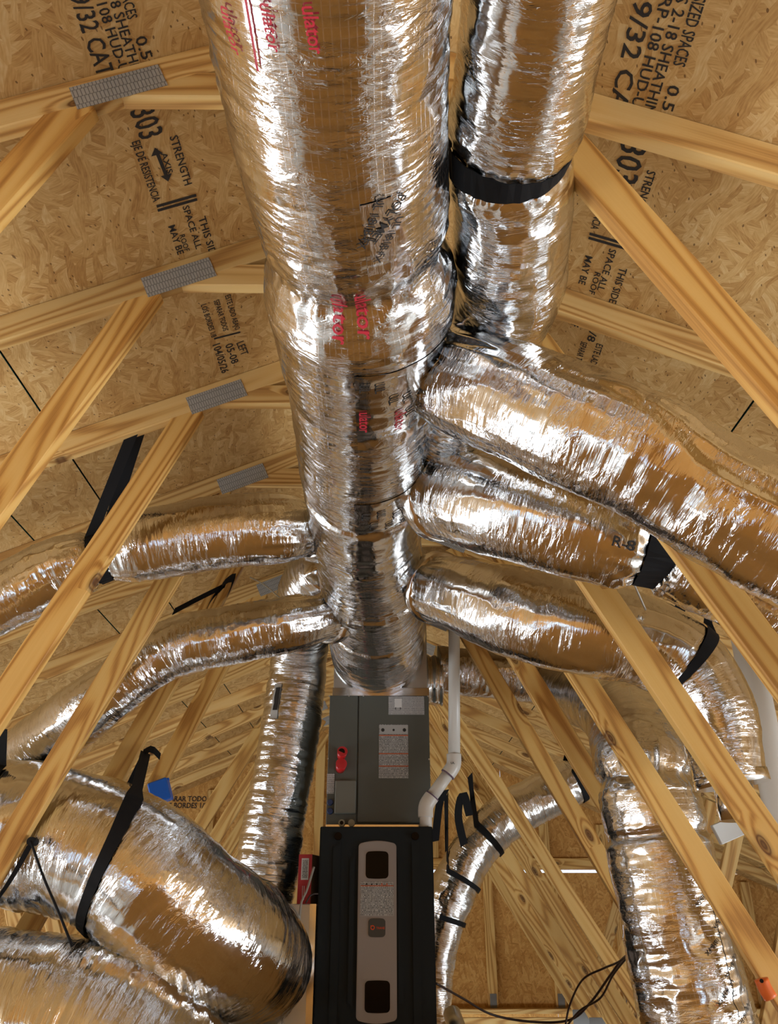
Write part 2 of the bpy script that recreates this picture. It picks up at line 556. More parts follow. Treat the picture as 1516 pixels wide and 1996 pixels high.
def duct(name, pts, mat='foil_flex', step=.009, nseg=112, seed=0, soft=.006, ring=.004, crumple=.004, pleat0=0.0, pleat1=0.0,
         pleat_len=.14, squeeze=(), oval=0.0, parent=None, diag=0.0, sag=0.0, ring_f=80, long=0.0):
    """round insulated duct: pts rows (Vector, radius); squeeze rows (s, depth, half length)"""
    Q4, S = smooth_path([(*p, r) for p, r in pts], step)
    Q, R = Q4[:, :3], Q4[:, 3]
    T, N, B = frames(Q)
    th = np.linspace(0, 2 * PI, nseg, endpoint=False)
    TH, SS = np.meshgrid(th, S)
    c = TH / (2 * PI)
    d = soft * (vnoise(c * 5, SS * 5, 5, seed) - .5) * 2 + soft * .6 * (vnoise(c * 9, SS * 11, 9, seed + 1) - .5) * 2
    d += ring * (ridge(c * 6 + 0 * SS, SS * ring_f + 1.2 * vnoise(c * 6, SS * 7, 6, seed + 2), 6, seed + 3) - .6)
    d += ring * .6 * (ridge(c * 11, SS * ring_f * 1.9, 11, seed + 8) - .6)
    msk = np.clip(vnoise(c * 4, SS * 4, 4, seed + 4) * 2.2 - .6, 0, 1)
    d += crumple * msk * (ridge(c * 14, SS * 17, 14, seed + 5) + .5 * ridge(c * 28, SS * 36, 28, seed + 6) - .9)
    if diag:
        k = 16
        d += diag * msk * (ridge(c * k + np.round(0) + SS * 0, SS * 6 + c * 0 + 2.5 * np.sin(TH * 1 + seed), k, seed + 7) - .6)
    if long:
        d += long * msk * (ridge(c * 17 + 1.5 * vnoise(c * 5, SS * 5, 5, seed + 15) * 0, SS * 4.5 + 3 * vnoise(c * 4, SS * 3, 4, seed + 14), 17, seed + 16) - .6)
    Lt = S[-1]
    for amt, dist in ((pleat0, SS), (pleat1, Lt - SS)):
        if amt:
            e = np.exp(-dist / pleat_len)
            d += amt * e * (ridge(c * 26, SS * 5, 26, seed + 9) + .5 * ridge(c * 44, SS * 9, 44, seed + 10) - .8)
    for s0, dep, hl in squeeze:
        e = np.exp(-((SS - s0) / hl) ** 2)
        e2 = np.exp(-((SS - s0) / (hl * 3)) ** 2)
        d -= dep * e
        d += dep * e2 * (.35 * ridge(c * 22, SS * 12, 22, seed + 11) + .3 * ridge(c * 34, SS * 38, 34, seed + 13) - .33)
    rr = R[:, None] * (1 + oval * np.cos(2 * TH)) + d
    V = Q[:, None, :] + rr[..., None] * (np.cos(TH)[..., None] * N[:, None, :] + np.sin(TH)[..., None] * B[:, None, :])
    if sag:
        V[..., 2] -= sag * (1 - np.cos(TH)) * .5 * vnoise(c * 0 + .5, SS * 3, None, seed + 12)
    n = len(S)
    vs = V.reshape(-1, 3)
    i, j = np.meshgrid(np.arange(n - 1), np.arange(nseg), indexing='ij')
    j2 = (j + 1) % nseg
    quads = np.stack([i * nseg + j, i * nseg + j2, (i + 1) * nseg + j2, (i + 1) * nseg + j], -1).reshape(-1, 4)
    nq = len(quads)
    caps = np.vstack([Q[0], Q[-1]])
    c0, c1 = len(vs), len(vs) + 1
    vs = np.vstack([vs, caps])
    jj = np.arange(nseg)
    t0 = np.stack([np.full(nseg, c0), (jj + 1) % nseg, jj], -1)
    t1 = np.stack([np.full(nseg, c1), (n - 1) * nseg + jj, (n - 1) * nseg + (jj + 1) % nseg], -1)
    me = bpy.data.meshes.new(name)
    me.vertices.add(len(vs))
    me.vertices.foreach_set('co', vs.ravel())
    loops = np.concatenate([quads.ravel(), t0.ravel(), t1.ravel()])
    me.loops.add(len(loops))
    me.loops.foreach_set('vertex_index', loops.astype(np.int32))
    nf = nq + 2 * nseg
    me.polygons.add(nf)
    starts = np.concatenate([np.arange(nq) * 4, nq * 4 + np.arange(2 * nseg) * 3])
    me.polygons.foreach_set('loop_start', starts.astype(np.int32))
    me.polygons.foreach_set('use_smooth', np.ones(nf, bool))
    uvl = me.uv_layers.new(name='uv')
    rm = float(R.mean())
    uq = np.stack([np.stack([j, j + 1, j + 1, j], -1) * (2 * PI / nseg * rm), np.stack([S[i], S[i], S[i + 1], S[i + 1]], -1)], -1).reshape(-1, 2)
    uvs = np.vstack([uq, np.zeros((6 * nseg, 2))])
    uvl.data.foreach_set('uv', uvs.ravel())
    me.update(calc_edges=True)
    o = link(name, me, mat, parent)
    return dict(o=o, V=V, S=S, nseg=nseg, Q=Q, N=N, B=B, R=R, T=T)


def surf(D, s, th, off=0.0):
    S, ns = D['S'], D['nseg']
    fi = min(max(s / S[-1] * (len(S) - 1), 0), len(S) - 1.001)
    i = int(fi)
    a = fi - i
    fj = (th % (2 * PI)) / (2 * PI) * ns
    j = int(fj) % ns
    b = fj - int(fj)
    V = D['V']
    j2 = (j + 1) % ns
    p = (V[i, j] * (1 - b) + V[i, j2] * b) * (1 - a) + (V[i + 1, j] * (1 - b) + V[i + 1, j2] * b) * a
    n = math.cos(th) * D['N'][i] + math.sin(th) * D['B'][i]
    return Vector(p + n * off)


def s_at(D, target):
    """arc position on the duct nearest to a point"""
    d = np.linalg.norm(D['Q'] - np.array(target), axis=1)
    return float(D['S'][int(d.argmin())])


def th_at(D, s, target):
    i = int(round(s / D['S'][-1] * (len(D['S']) - 1)))
    v = np.array(target) - D['Q'][i]
    return math.atan2(v @ D['B'][i], v @ D['N'][i]) % (2 * PI)


def ribbon(name, A, B, t, mat, parent=None):
    """solid ribbon between edge polylines A and B with thickness t"""
    A = [Vector(a) for a in A]
    B = [Vector(b) for b in B]
    n = len(A)
    vs = []
    for k in range(n):
        k0, k1 = max(0, k - 1), min(n - 1, k + 1)
        nrm = (A[k1] - A[k0]).cross(B[k] - A[k])
        nrm = nrm.normalized() * t if nrm.length > 1e-9 else Vector((0, 0, t))
        vs += [A[k], B[k], B[k] + nrm, A[k] + nrm]
    fs = []
    for k in range(n - 1):
        a, b = k * 4, k * 4 + 4
        for q in range(4):
            fs.append((a + q, b + q, b + (q + 1) % 4, a + (q + 1) % 4))
    fs += [(0, 1, 2, 3), tuple(range(4 * n - 1, 4 * n - 5, -1))]
    return pydata(name, vs, fs, mat, parent, False)


def strap_round(name, D, s0, th0, th1, w, tail0=None, tail1=None, off=.003, n=40, twist=0.0, mat='black'):
    """webbing passed round a duct from angle th0 to th1, with free tails to anchor points"""
    A, B = [], []
    for k in range(n + 1):
        th = th0 + (th1 - th0) * k / n
        ss = s0 + twist * (k / n - .5)
        p0, p1 = surf(D, ss - w / 2, th, off), surf(D, ss + w / 2, th, off)
        A.append(p0)
        B.append(p1)
    for tail, front in ((tail0, True), (tail1, False)):
        if tail is None:
            continue
        k = 0 if front else -1
        d = (B[k] - A[k]).normalized() * (w / 2)
        m = (A[k] + B[k]) / 2
        seg = []
        for q in range(1, 7):
            p = m.lerp(Vector(tail), q / 6)
            seg.append((p - d, p + d))
        if front:
            A = [a for a, _ in reversed(seg)] + A
            B = [b for _, b in reversed(seg)] + B
        else:
            A += [a for a, _ in seg]
            B += [b for _, b in seg]
    return ribbon(name, A, B, .0022, mat)


def webbing(name, pts, wdir, w=.044, mat='black', parent=None, step=.03):
    Q, _ = smooth_path(pts, step)
    d = Vector(wdir).normalized() * (w / 2)
    return ribbon(name, [Vector(q) - d for q in Q], [Vector(q) + d for q in Q], .0022, mat, parent)


# text glyphs -----------------------------------------------------
_txt = {}


def glyphs(body, bold=0.012):
    k = (body, bold)
    if k not in _txt:
        cu = bpy.data.curves.new('text', 'FONT')
        cu.body = body
        cu.size = 1.0
        cu.offset = bold
        cu.resolution_u = 2
        o = bpy.data.objects.new('text', cu)
        C.objects.link(o)
        bpy.context.view_layer.update()
        me = bpy.data.meshes.new_from_object(o.evaluated_get(bpy.context.evaluated_depsgraph_get()))
        vs = np.array([v.co[:] for v in me.vertices])
        fs = [tuple(p.vertices) for p in me.polygons]
        bpy.data.objects.remove(o)
        bpy.data.curves.remove(cu)
        bpy.data.meshes.remove(me)
        w = vs[:, 0].max()
        _txt[k] = (vs, fs, w)
    return _txt[k]


for b_ in ('PS 2-18 SHEATHING', 'PRP-108 HUD-UM', '19/32 CAT', 'SIZED SPACES', '0.5', '303', 'EJE DE RESISTENCIA', 'STRENGTH', 'AXIS', 'SPACE ALL', 'ROOF', 'THIS SIDE', 'MAY BE',
           'ESTE LADO ABAJO', 'SEPARAR TODOS', 'LOS BORDES 1/8', 'LEFT', '05-08', '104/05/26', 'R-8', 'UL', 'TRANE', '2-10', '12', 'POLYMET', 'UL 181B-FX', 'ulator'):
    glyphs(b_)


def flat_text(name, body, origin, xdir, ydir, size, mat, parent=None, stretch=1.0, off=.0012):
    vs, fs, w = glyphs(body)
    x, y = Vector(xdir).normalized(), Vector(ydir).normalized()
    z = x.cross(y)
    o = Vector(origin)
    return pydata(name, [o + x * (v[0] * size * stretch) + y * (v[1] * size) + z * off for v in vs], fs, mat, parent)


def wrap_text(name, items, D, mat, off=.004, parent=None):
    """lettering printed on a duct jacket; items: (body, s, theta, size, angle); angle 0 reads along the duct"""
    for body, s, th, size, ang in items:
        vs, fs, w = glyphs(body)
        i = int(s / D['S'][-1] * (len(D['S']) - 1))
        r = D['R'][i]
        ca, sa = math.cos(ang), math.sin(ang)
        VS = []
        for v in vs:
            x, y = v[0] * size, v[1] * size
            VS.append(surf(D, s + x * ca - y * sa, th - (x * sa + y * ca) / r, off))
        pydata(name, VS, fs, mat, parent or D['o'])


def patch(name, D, s0, s1, t0, t1, mat, off=.003, ns=16, nt_=40, slant=0.0, parent=None):
    """strip of tape laid on a duct"""
    vs, fs = [], []
    for a in range(ns + 1):
        for b in range(nt_ + 1):
            fb = b / nt_
            vs.append(surf(D, s0 + (s1 - s0) * a / ns + slant * (fb - .5), t0 + (t1 - t0) * fb, off))
    for a in range(ns):
        for b in range(nt_):
            k = a * (nt_ + 1) + b
            fs.append((k, k + 1, k + nt_ + 2, k + nt_ + 1))
    o = pydata(name, vs, fs, mat, parent or D['o'], True)
    me = o.data
    uv = me.uv_layers.new(name='uv')
    for li, lp in enumerate(me.loops):
        k = lp.vertex_index
        uv.data[li].uv = ((k % (nt_ + 1)) / nt_ * .5, (k // (nt_ + 1)) / ns * .15)
    return o

# ================================================================ THE SETTING
SLOPE_L, SLOPE_R = .433, .4346
XR = -.148                                   # ridge


def zL(x):
    return 1.9888 + SLOPE_L * x


def zR(x):
    return 1.8607 - SLOPE_R * x


def z_roof(x):
    return zL(x) if x < XR else zR(x)


def on_roof(side, u, v):
    d = at(u, v, 1.0)
    if side == 'L':
        return d * (1.9888 / (d.z - SLOPE_L * d.x))
    return d * (1.8607 / (d.z + SLOPE_R * d.x))


TH = .0151          # sheathing thickness


def panel(x0, x1, y0, y1, side, parent):
    gap = .003
    k = SLOPE_L if side == 'L' else -SLOPE_R
    zz = zL if side == 'L' else zR
    xm, ym = (x0 + x1) / 2, (y0 + y1) / 2
    cs = 1 / math.sqrt(1 + k * k)
    ln, wd = (y1 - y0) - 2 * gap, abs(x1 - x0) / cs - 2 * gap
    key = ('panel', round(ln, 3), round(wd, 3))
    if key not in _boxes:
        hx, hy, hz = wd / 2, ln / 2, TH / 2
        vs = [(a, b, c) for c in (-hz, hz) for a, b in ((-hx, -hy), (hx, -hy), (hx, hy), (-hx, hy))]
        me = bpy.data.meshes.new('panel')
        me.from_pydata(vs, [], [(3, 2, 1, 0), (4, 5, 6, 7), (0, 1, 5, 4), (1, 2, 6, 5), (2, 3, 7, 6), (3, 0, 4, 7)])
        me.materials.append(M['osb'])
        me.materials.append(M['osb_edge'])
        for f in range(2, 6):
            me.polygons[f].material_index = 1
        _boxes[key] = me
    o = bpy.data.objects.new('panel', _boxes[key])
    C.objects.link(o)
    n = Vector((-k, 0, 1)) * cs
    o.location = Vector((xm, ym, zz(xm))) + n * (TH / 2)
    o.rotation_euler = (0, -math.atan(k), 0)
    put_under(o, parent)
    return o


def roof_slope(side):
    k = SLOPE_L if side == 'L' else -SLOPE_R
    zz = zL if side == 'L' else zR
    s = -1 if side == 'L' else 1
    up = TH + .004
    xe = s * 6.7
    vs = [(XR, Y_NEAR, zz(XR) + up), (xe, Y_NEAR, zz(xe) + up), (xe, Y_FAR + .1, zz(xe) + up), (XR, Y_FAR + .1, zz(XR) + up)]
    vs += [(a, b, c + .03) for a, b, c in vs]
    fs = [(0, 1, 2, 3), (7, 6, 5, 4), (0, 4, 5, 1), (1, 5, 6, 2), (2, 6, 7, 3), (3, 7, 4, 0)]
    o = pydata('ceiling_roof_left' if s < 0 else 'ceiling_roof_right', vs, fs, 'underlay')
    tag(o, 'left roof slope sheathed in stamped strand board' if s < 0 else 'right roof slope sheathed in stamped strand board', kind='structure')
    xs = [XR, -1.13, -1.415, -2.535, -3.655, -4.775, -5.895, -6.6] if s < 0 else [XR, -.02, 1.10, 2.22, 3.34, 4.46, 5.58, 6.6]
    for r in range(len(xs) - 1):
        y = Y_NEAR + (.0 if r % 2 else -1.22)
        while y < Y_FAR:
            a, b = max(y, Y_NEAR), min(y + 2.44, Y_FAR + .08)
            if b - a > .05:
                panel(xs[r], xs[r + 1], a, b, side, o)
            y += 2.44
    return o


roofL, roofR = roof_slope('L'), roof_slope('R')

# stamped lettering on the boards (reads away from the camera, tops of the letters to the right)
STAMPS = [
    ('L', '19/32 CAT', (128, -30), (194, 150), .056), ('L', 'PRP-108 HUD-UM', (165, -60), (249, 160), .032), ('L', 'PS 2-18 SHEATHING', (188, -75), (275, 165), .032),
    ('L', 'SIZED SPACES', (212, -90), (250, 38), .032), ('L', '0.5', (262, 73), (283, 116), .036),
    ('L', '303', (252, 215), (282, 272), .085), ('L', 'EJE DE RESISTENCIA', (256, 276), (306, 392), .030), ('L', 'STRENGTH', (330, 266), (366, 360), .030), ('L', 'AXIS', (313, 299), (329, 338), .022),
    ('L', 'SPACE ALL', (355, 402), (388, 484), .026), ('L', 'THIS SIDE', (386, 424), (419, 505), .030), ('L', 'ROOF', (349, 458), (362, 490), .022), ('L', 'MAY BE', (327, 440), (349, 496), .028),
    ('L', 'ESTE LADO ABAJO', (438, 576), (463, 642), .026), ('L', 'SEPARAR TODOS', (416, 586), (440, 644), .026), ('L', 'LOS BORDES 1/8', (391, 594), (416, 657), .026),
    ('L', 'LEFT', (460, 668), (478, 691), .038), ('L', '05-08', (438, 672), (457, 708), .038), ('L', '104/05/26', (413, 670), (436, 727), .038),
    ('R', '19/32 CAT', (1246, -40), (1196, 245), .056), ('R', 'PRP-108 HUD-UM', (1294, -30), (1238, 232), .034), ('R', 'PS 2-18 SHEATHING', (1325, -30), (1262, 244), .034),
    ('R', 'SIZED SPACES', (1352, -10), (1320, 128), .036), ('R', '0.5', (1304, 163), (1292, 214), .036),
    ('R', '303', (1214, 268), (1200, 352), .085), ('R', 'EJE DE RESISTENCIA', (1181, 335), (1156, 446), .030), ('R', 'STRENGTH', (1262, 330), (1240, 420), .030),
    ('R', 'SPACE ALL', (1188, 483), (1169, 566), .028), ('R', 'THIS SIDE', (1208, 520), (1192, 590), .030), ('R', 'ROOF', (1160, 528), (1150, 572), .024), ('R', 'MAY BE', (1142, 496), (1131, 553), .028),
    ('R', '1/8', (1153, 632), (1146, 664), .034), ('R', 'ESTE LADO ABAJO', (1163, 668), (1143, 745), .030), ('R', 'SEPARAR TODOS', (1133, 664), (1120, 720), .028), ('R', 'ROOF', (1118, 612), (1114, 634), .034),
]
for side, body, a, b, h in STAMPS:
    par = roofL if side == 'L' else roofR
    p, q = on_roof(side, *a), on_roof(side, *b)
    nrm = Vector((SLOPE_L, 0, -1)) if side == 'L' else Vector((-SLOPE_R, 0, -1))
    x = (q - p)
    x.x *= .35 if abs(x.x) < .15 else 1     # the lines of print run along the panel
    k = SLOPE_L if side == 'L' else -SLOPE_R
    x.z = k * x.x
    _, _, w = glyphs(body)
    y = nrm.cross(x)
    flat_text('stamped_lettering', body, p, x, y, h, 'ink', par, x.length / (w * h))


def stamp_bar(side, a, b, w):
    par = roofL if side == 'L' else roofR
    p, q = on_roof(side, *a), on_roof(side, *b)
    n = (Vector((SLOPE_L, 0, -1)) if side == 'L' else Vector((-SLOPE_R, 0, -1))).normalized()
    d = n.cross(q - p).normalized() * w / 2
    o = n * .0012
    return pydata('stamped_bar', [p - d + o, q - d + o, q + d + o, p + d + o], [(0, 1, 2, 3)], 'ink', par)


for side, a, b, w in (('L', (305, 402), (382, 380), .009), ('L', (307, 410), (384, 388), .009), ('L', (303, 290), (327, 350), .009), ('L', (417, 660), (468, 647), .008),
                      ('R', (1149, 455), (1228, 478), .009), ('R', (1147, 463), (1226, 486), .009)):
    stamp_bar(side, a, b, w)
for tip, back in (((302, 287), 1), ((328, 353), -1)):      # ends of the strength-axis arrow
    p = on_roof('L', *tip) + Vector((0, 0, -.0014))
    yy = Vector((0, .022 * back, 0))
    xx = Vector((.014, 0, .014 * SLOPE_L))
    pydata('stamped_arrowhead', [p, p + yy - xx, p + yy + xx], [(0, 1, 2)], 'ink', roofL)

# ---- the far gable: framed wall with strand-board sheathing and a slit of daylight under its upper sheets
gable = pydata('wall_far', [(-6.6, Y_FAR + .1, -.9), (6.6, Y_FAR + .1, -.9), (6.6, Y_FAR + .1, ROOM_FLOOR), (-6.6, Y_FAR + .1, ROOM_FLOOR),
                            (-6.6, Y_FAR + .18, -.9), (6.6, Y_FAR + .18, -.9), (6.6, Y_FAR + .18, ROOM_FLOOR), (-6.6, Y_FAR + .18, ROOM_FLOOR)],
               [(0, 1, 2, 3), (7, 6, 5, 4), (0, 4, 5, 1), (1, 5, 6, 2), (2, 6, 7, 3), (3, 7, 4, 0)], 'wall_paint')
tag(gable, 'far gable wall of strand board tinted for bounced light, with stud framing', kind='structure')
GY = Y_FAR


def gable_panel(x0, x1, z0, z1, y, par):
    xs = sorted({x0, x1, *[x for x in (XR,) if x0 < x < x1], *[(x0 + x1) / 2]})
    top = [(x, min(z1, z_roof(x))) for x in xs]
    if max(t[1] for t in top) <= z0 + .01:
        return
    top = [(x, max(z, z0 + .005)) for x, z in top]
    prism('panel', [(x0, z0), (x1, z0)] + top[::-1], y, y + .012, 'osb_bounce_tint', par)


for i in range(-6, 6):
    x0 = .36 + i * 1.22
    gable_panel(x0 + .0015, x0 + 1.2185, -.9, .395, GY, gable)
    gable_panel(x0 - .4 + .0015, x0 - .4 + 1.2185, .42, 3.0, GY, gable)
board('plate', (-3.4, GY - .02, .475), (3.2, GY - .02, .475), (0, 0, 1), .095, .038, 'pine', gable)
board('plate', (-6.2, GY - .065, -.735), (6.2, GY - .065, -.735), (0, 1, 0), .13, .038, 'pine_pale', gable)
sx0 = at(957, 1850, GY - .05).x
for i in range(-6, 5):
    x = sx0 + i * .61
    board('stud', (x, GY - .0195, -.71), (x, GY - .0195, min(.425, z_roof(x) - .05)), (1, 0, 0), .089, .038, 'pine', gable)
    block('nail_plate', (x, GY - .041, -.66), (.06, .0015, .11), 'plate', gable, 0)
for u in (1060, 1172, 950, 845, 620, 520, 405, 300):
    x = at(u, 1620, GY - .05).x
    board('stud', (x, GY - .0195, .525), (x, GY - .0195, z_roof(x) - .11), (1, 0, 0), .089, .038, 'pine', gable)
for body, px, py, h in (('LOS BORDES 1/8', 312, 1575, .07), ('SEPARAR TODOS', 312, 1562, .07), ('CAT', 0, 0, 0)):
    if h:
        flat_text('stamped_lettering', body, at(px, py, GY - .002), (1, 0, 0), (0, 0, 1), h, 'ink', gable, .9, .002)

# ---- storey below (open to the attic between the bottom chords), wall behind the camera
fl = pydata('floor', [(-HALF, Y_NEAR, ROOM_FLOOR), (HALF, Y_NEAR, ROOM_FLOOR), (HALF, Y_FAR + .1, ROOM_FLOOR), (-HALF, Y_FAR + .1, ROOM_FLOOR),
                      (-HALF, Y_NEAR, ROOM_FLOOR - .1), (HALF, Y_NEAR, ROOM_FLOOR - .1), (HALF, Y_FAR + .1, ROOM_FLOOR - .1), (-HALF, Y_FAR + .1, ROOM_FLOOR - .1)],
            [(0, 1, 2, 3), (7, 6, 5, 4), (0, 4, 5, 1), (1, 5, 6, 2), (2, 6, 7, 3), (3, 7, 4, 0)], 'concrete')
tag(fl, 'pale concrete floor of the storey below', kind='structure')


def pierced_wall(name, label, along, fixed, a0, a1, z0, z1, wins, thick):
    """wall in pieces around its window openings; along = 'x' or 'y'"""
    root = empty(name, (0, 0, 0))
    tag(root, label, kind='structure')

    def seg(b0, b1, c0, c1):
        if b1 - b0 < .01 or c1 - c0 < .01:
            return
        s = (thick, b1 - b0, c1 - c0) if along == 'y' else (b1 - b0, thick, c1 - c0)
        c = (fixed, (b0 + b1) / 2, (c0 + c1) / 2) if along == 'y' else ((b0 + b1) / 2, fixed, (c0 + c1) / 2)
        block('wall_panel', c, s, 'wall_paint', root, 0)
    x = a0
    for c, w in sorted(wins):
        seg(x, c - w / 2, z0, z1)
        seg(c - w / 2, c + w / 2, z0, WIN_Z0)
        seg(c - w / 2, c + w / 2, WIN_Z1, z1)
        x = c + w / 2
    seg(x, a1, z0, z1)
    return root


wl = [(c + .8, w) for c, w in SIDE_WINS]
pierced_wall('wall_left', 'left outer wall of the storey below with window openings', 'y', -HALF - .06, Y_NEAR, Y_FAR + .1, ROOM_FLOOR, -.72, wl, .1)
pierced_wall('wall_right', 'right outer wall of the storey below with window openings', 'y', HALF + .06, Y_NEAR, Y_FAR + .1, ROOM_FLOOR, -.72, wl[:2], .1)
wn = pierced_wall('wall_near', 'gable wall behind the camera with two window openings', 'x', Y_NEAR - .06, -HALF, HALF, ROOM_FLOOR, -.9, [(-2.6, 2.6), (2.6, 2.6)], .1)
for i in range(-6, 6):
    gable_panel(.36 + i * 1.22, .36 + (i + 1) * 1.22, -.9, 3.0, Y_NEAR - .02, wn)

# walkway of strand board laid on the bottom chords under the camera and the furnace
deck = empty('floor_walkway', (0, 0, -.73))
tag(deck, 'strand-board walkway laid over the truss bottom chords', kind='structure')
y = -3.4
while y < 5.0:
    for x0 in (-1.24, -.02):
        block('panel', (x0 + .61, y + 1.22, -.722), (1.216, 2.436, .018), 'osb', deck, 0)
    y += 2.44

# ================================================================ ROOF TRUSSES
Y0, SP = 1.2423, .61
ORD = ['nearest', 'second', 'third', 'fourth', 'fifth', 'sixth', 'seventh', 'eighth', 'ninth', 'tenth', 'eleventh', 'twelfth']
b0, b1 = at(930, 1470, 5.51), at(1190, 1870, 5.51)
BSL = (b0.z - b1.z) / (b1.x - b0.x)
trusses = []


for n in range(12):
    Yc = Y0 + n * SP + .019
    T = empty('roof_truss', (XR, Yc, -.82))
    what = ('with long webs leaning out beside the furnace' if n in (2, 3) else 'far behind the furnace' if n > 6 else 'over the ducts' if n < 2 else
            'whose webs are hidden behind the furnace' if n == 6 else 'beside the furnace and its ducts')
    tag(T, ('pine roof truss nearest the camera, across the top of the view' if n == 0 else f'pine roof truss, {ORD[n]} from the camera, {what}'), 'roof truss', 'pine roof trusses in a row')
    pm = 'pine_pale'
    wm = 'pine_gold' if n < 7 else 'pine'
    cl = lambda x: zL(x) - .049
    cr = lambda x: zR(x) - .049
    board('top_chord', (-6.45, Yc, cl(-6.45)), (XR - .001, Yc, cl(XR)), (0, 0, 1), .089, .038, pm, T)
    board('top_chord', (XR + .001, Yc, cr(XR)), (6.45, Yc, cr(6.45)), (0, 0, 1), .089, .038, pm, T)
    board('collar_tie', (-.585, Yc, 1.676), (.30, Yc, 1.676), (0, 0, 1), .080, .037, pm, T)
    board('bottom_chord', (-6.2, Yc, -.776), (6.2, Yc, -.776), (0, 0, 1), .089, .038, pm, T)
    for side in (-1, 1):
        pl = block('nail_plate', (0, 0, 0), (.205, .075, .0016), 'plate', None, 0)
        a = math.atan(SLOPE_L) * (-side)
        xx = Vector((math.cos(a), 0, math.sin(a)))
        zz = Vector((0, -1, 0))
        yv = zz.cross(xx)
        c = Vector((-.593 if side < 0 else .31, Yc - .0198, 1.664))
        pl.matrix_basis = Matrix(((xx.x, yv.x, zz.x, c.x), (xx.y, yv.y, zz.y, c.y), (xx.z, yv.z, zz.z, c.z), (0, 0, 0, 1)))
        put_under(pl, T)
    if n == 6:
        continue
    if n < 6:
        xl0, zl0, kl = -.657, 1.664, 2.2619
        xr0, zr0, kr = .3097, 1.664, 1.8976
    else:
        kl, kr = 1.75, BSL
        p = at(489, 1450, 5.51)
        xl0, zl0 = p.x, p.z
        xr0, zr0 = b0.x, b0.z
    ztop = 1.62
    zb = -.72
    for s, x0, z0, k in ((-1, xl0, zl0, kl), (1, xr0, zr0, kr)):
        f = lambda z: (x0 + s * (z0 - z) / k)
        zt = ztop if n < 6 else (1.58 if s < 0 else 1.5)
        board('web', (f(zt), Yc, zt), (f(zb), Yc, zb), (1, 0, 0), .089, .037, wm, T)
        xb = f(zb) + s * .05
        xt = xb + s * .62
        zt2 = (cl(xt) if s < 0 else cr(xt)) - .06
        board('web', (xb, Yc, zb + .02), (xt, Yc, zt2), (1, 0, 0), .089, .036, 'pine_pale', T)
        block('nail_plate', (xb - s * .03, Yc - .0205, -.74), (.2, .0016, .13), 'plate', T, 0)
    trusses.append(T)

# ================================================================ DUCTS
DUCTS = 'foil-jacketed ducts'


def arc(rows, pt):
    """distance along a duct's path of the point nearest pt"""
    q, S = smooth_path([(*p, r) for p, r in rows], .009)
    return float(S[int(np.linalg.norm(q[:, :3] - np.array(pt), axis=1).argmin())])


def px(rows):
    return [(at(u, v, Y), r) for u, v, Y, r in rows]


def at_z(u, v, Z):
    d = at(u, v, 1.0)
    return d * (Z / d.z)


# main trunk, level, from over the camera to the plenum above the coil cabinet
tr = [(Vector((-.10, -.9, 1.33)), .20), (Vector((-.095, -.2, 1.32)), .20)]
for u, v, r in ((640, 0, .199), (656, 200, .201), (672, 320, .2), (686, 420, .198), (695, 490, .204), (702, 560, .222), (704, 630, .214), (706, 720, .208),
                (708, 820, .203), (709, 900, .203), (710, 960, .206), (712, 1020, .207), (717, 1070, .212), (724, 1120, .222), (729, 1165, .226), (733, 1205, .236)):
    tr.append((at_z(u, v, 1.32), r))
tr.append((Vector((-.028, 4.02, 1.315)), .245))
tr.append((Vector((-.026, 4.345, 1.31)), .25))


def trunk_s(v):
    return at_z(705, v, 1.32)


def s_of(pt):
    return arc(tr, pt)


TRUNK = duct('trunk_duct', tr, 'foil', .006, 176, 1, soft=.0035, ring=.002, crumple=.0055, diag=.003, ring_f=75,
             squeeze=[(s_of(trunk_s(475)), .020, .05), (s_of(trunk_s(940)), .014, .02), (s_of(trunk_s(1120)), .018, .022), (s_of(trunk_s(1190)), .018, .02), (s_of(trunk_s(735)), .006, .04)])
tag(TRUNK['o'], 'large foil-wrapped main trunk duct overhead, running back to the furnace', 'duct', DUCTS)

sd = [(Vector((.27, -.9, 1.42)), .128), (Vector((.262, -.2, 1.41)), .128)]
for u, v, r in ((1046, 0, .128), (1015, 200, .128), (992, 300, .127), (998, 400, .131), (995, 500, .131), (990, 580, .13)):
    sd.append((at_z(u, v, 1.40), r))
sd += [(Vector((.235, 2.0, 1.395)), .128), (Vector((.17, 2.25, 1.37)), .125), (Vector((.06, 2.42, 1.34)), .12)]
s_strap = arc(sd, at_z(988, 293, 1.40))
SIDE = duct('side_duct', sd, 'foil_flex', .006, 144, 20, soft=.0045, ring=.002, crumple=.006, ring_f=80, squeeze=[(s_strap, .02, .03)])
tag(SIDE['o'], 'narrower foil duct beside the trunk, cinched by a wide black strap', 'duct', DUCTS)

R1 = duct('branch_duct', px([(862, 712, 1.78, .115), (905, 742, 1.72, .125), (1000, 775, 1.63, .132), (1130, 833, 1.58, .134), (1260, 893, 1.56, .134), (1400, 973, 1.55, .134), (1530, 1037, 1.54, .134), (1800, 1190, 1.52, .132), (2050, 1380, 1.5, .13)]),
          'foil_flex', .006, 144, 31, soft=.008, ring=.0012, crumple=.004, pleat0=.02, pleat_len=.2, long=.010, oval=.03)
tag(R1['o'], 'foil branch duct, topmost on the right, running out of the right edge', 'duct', DUCTS)

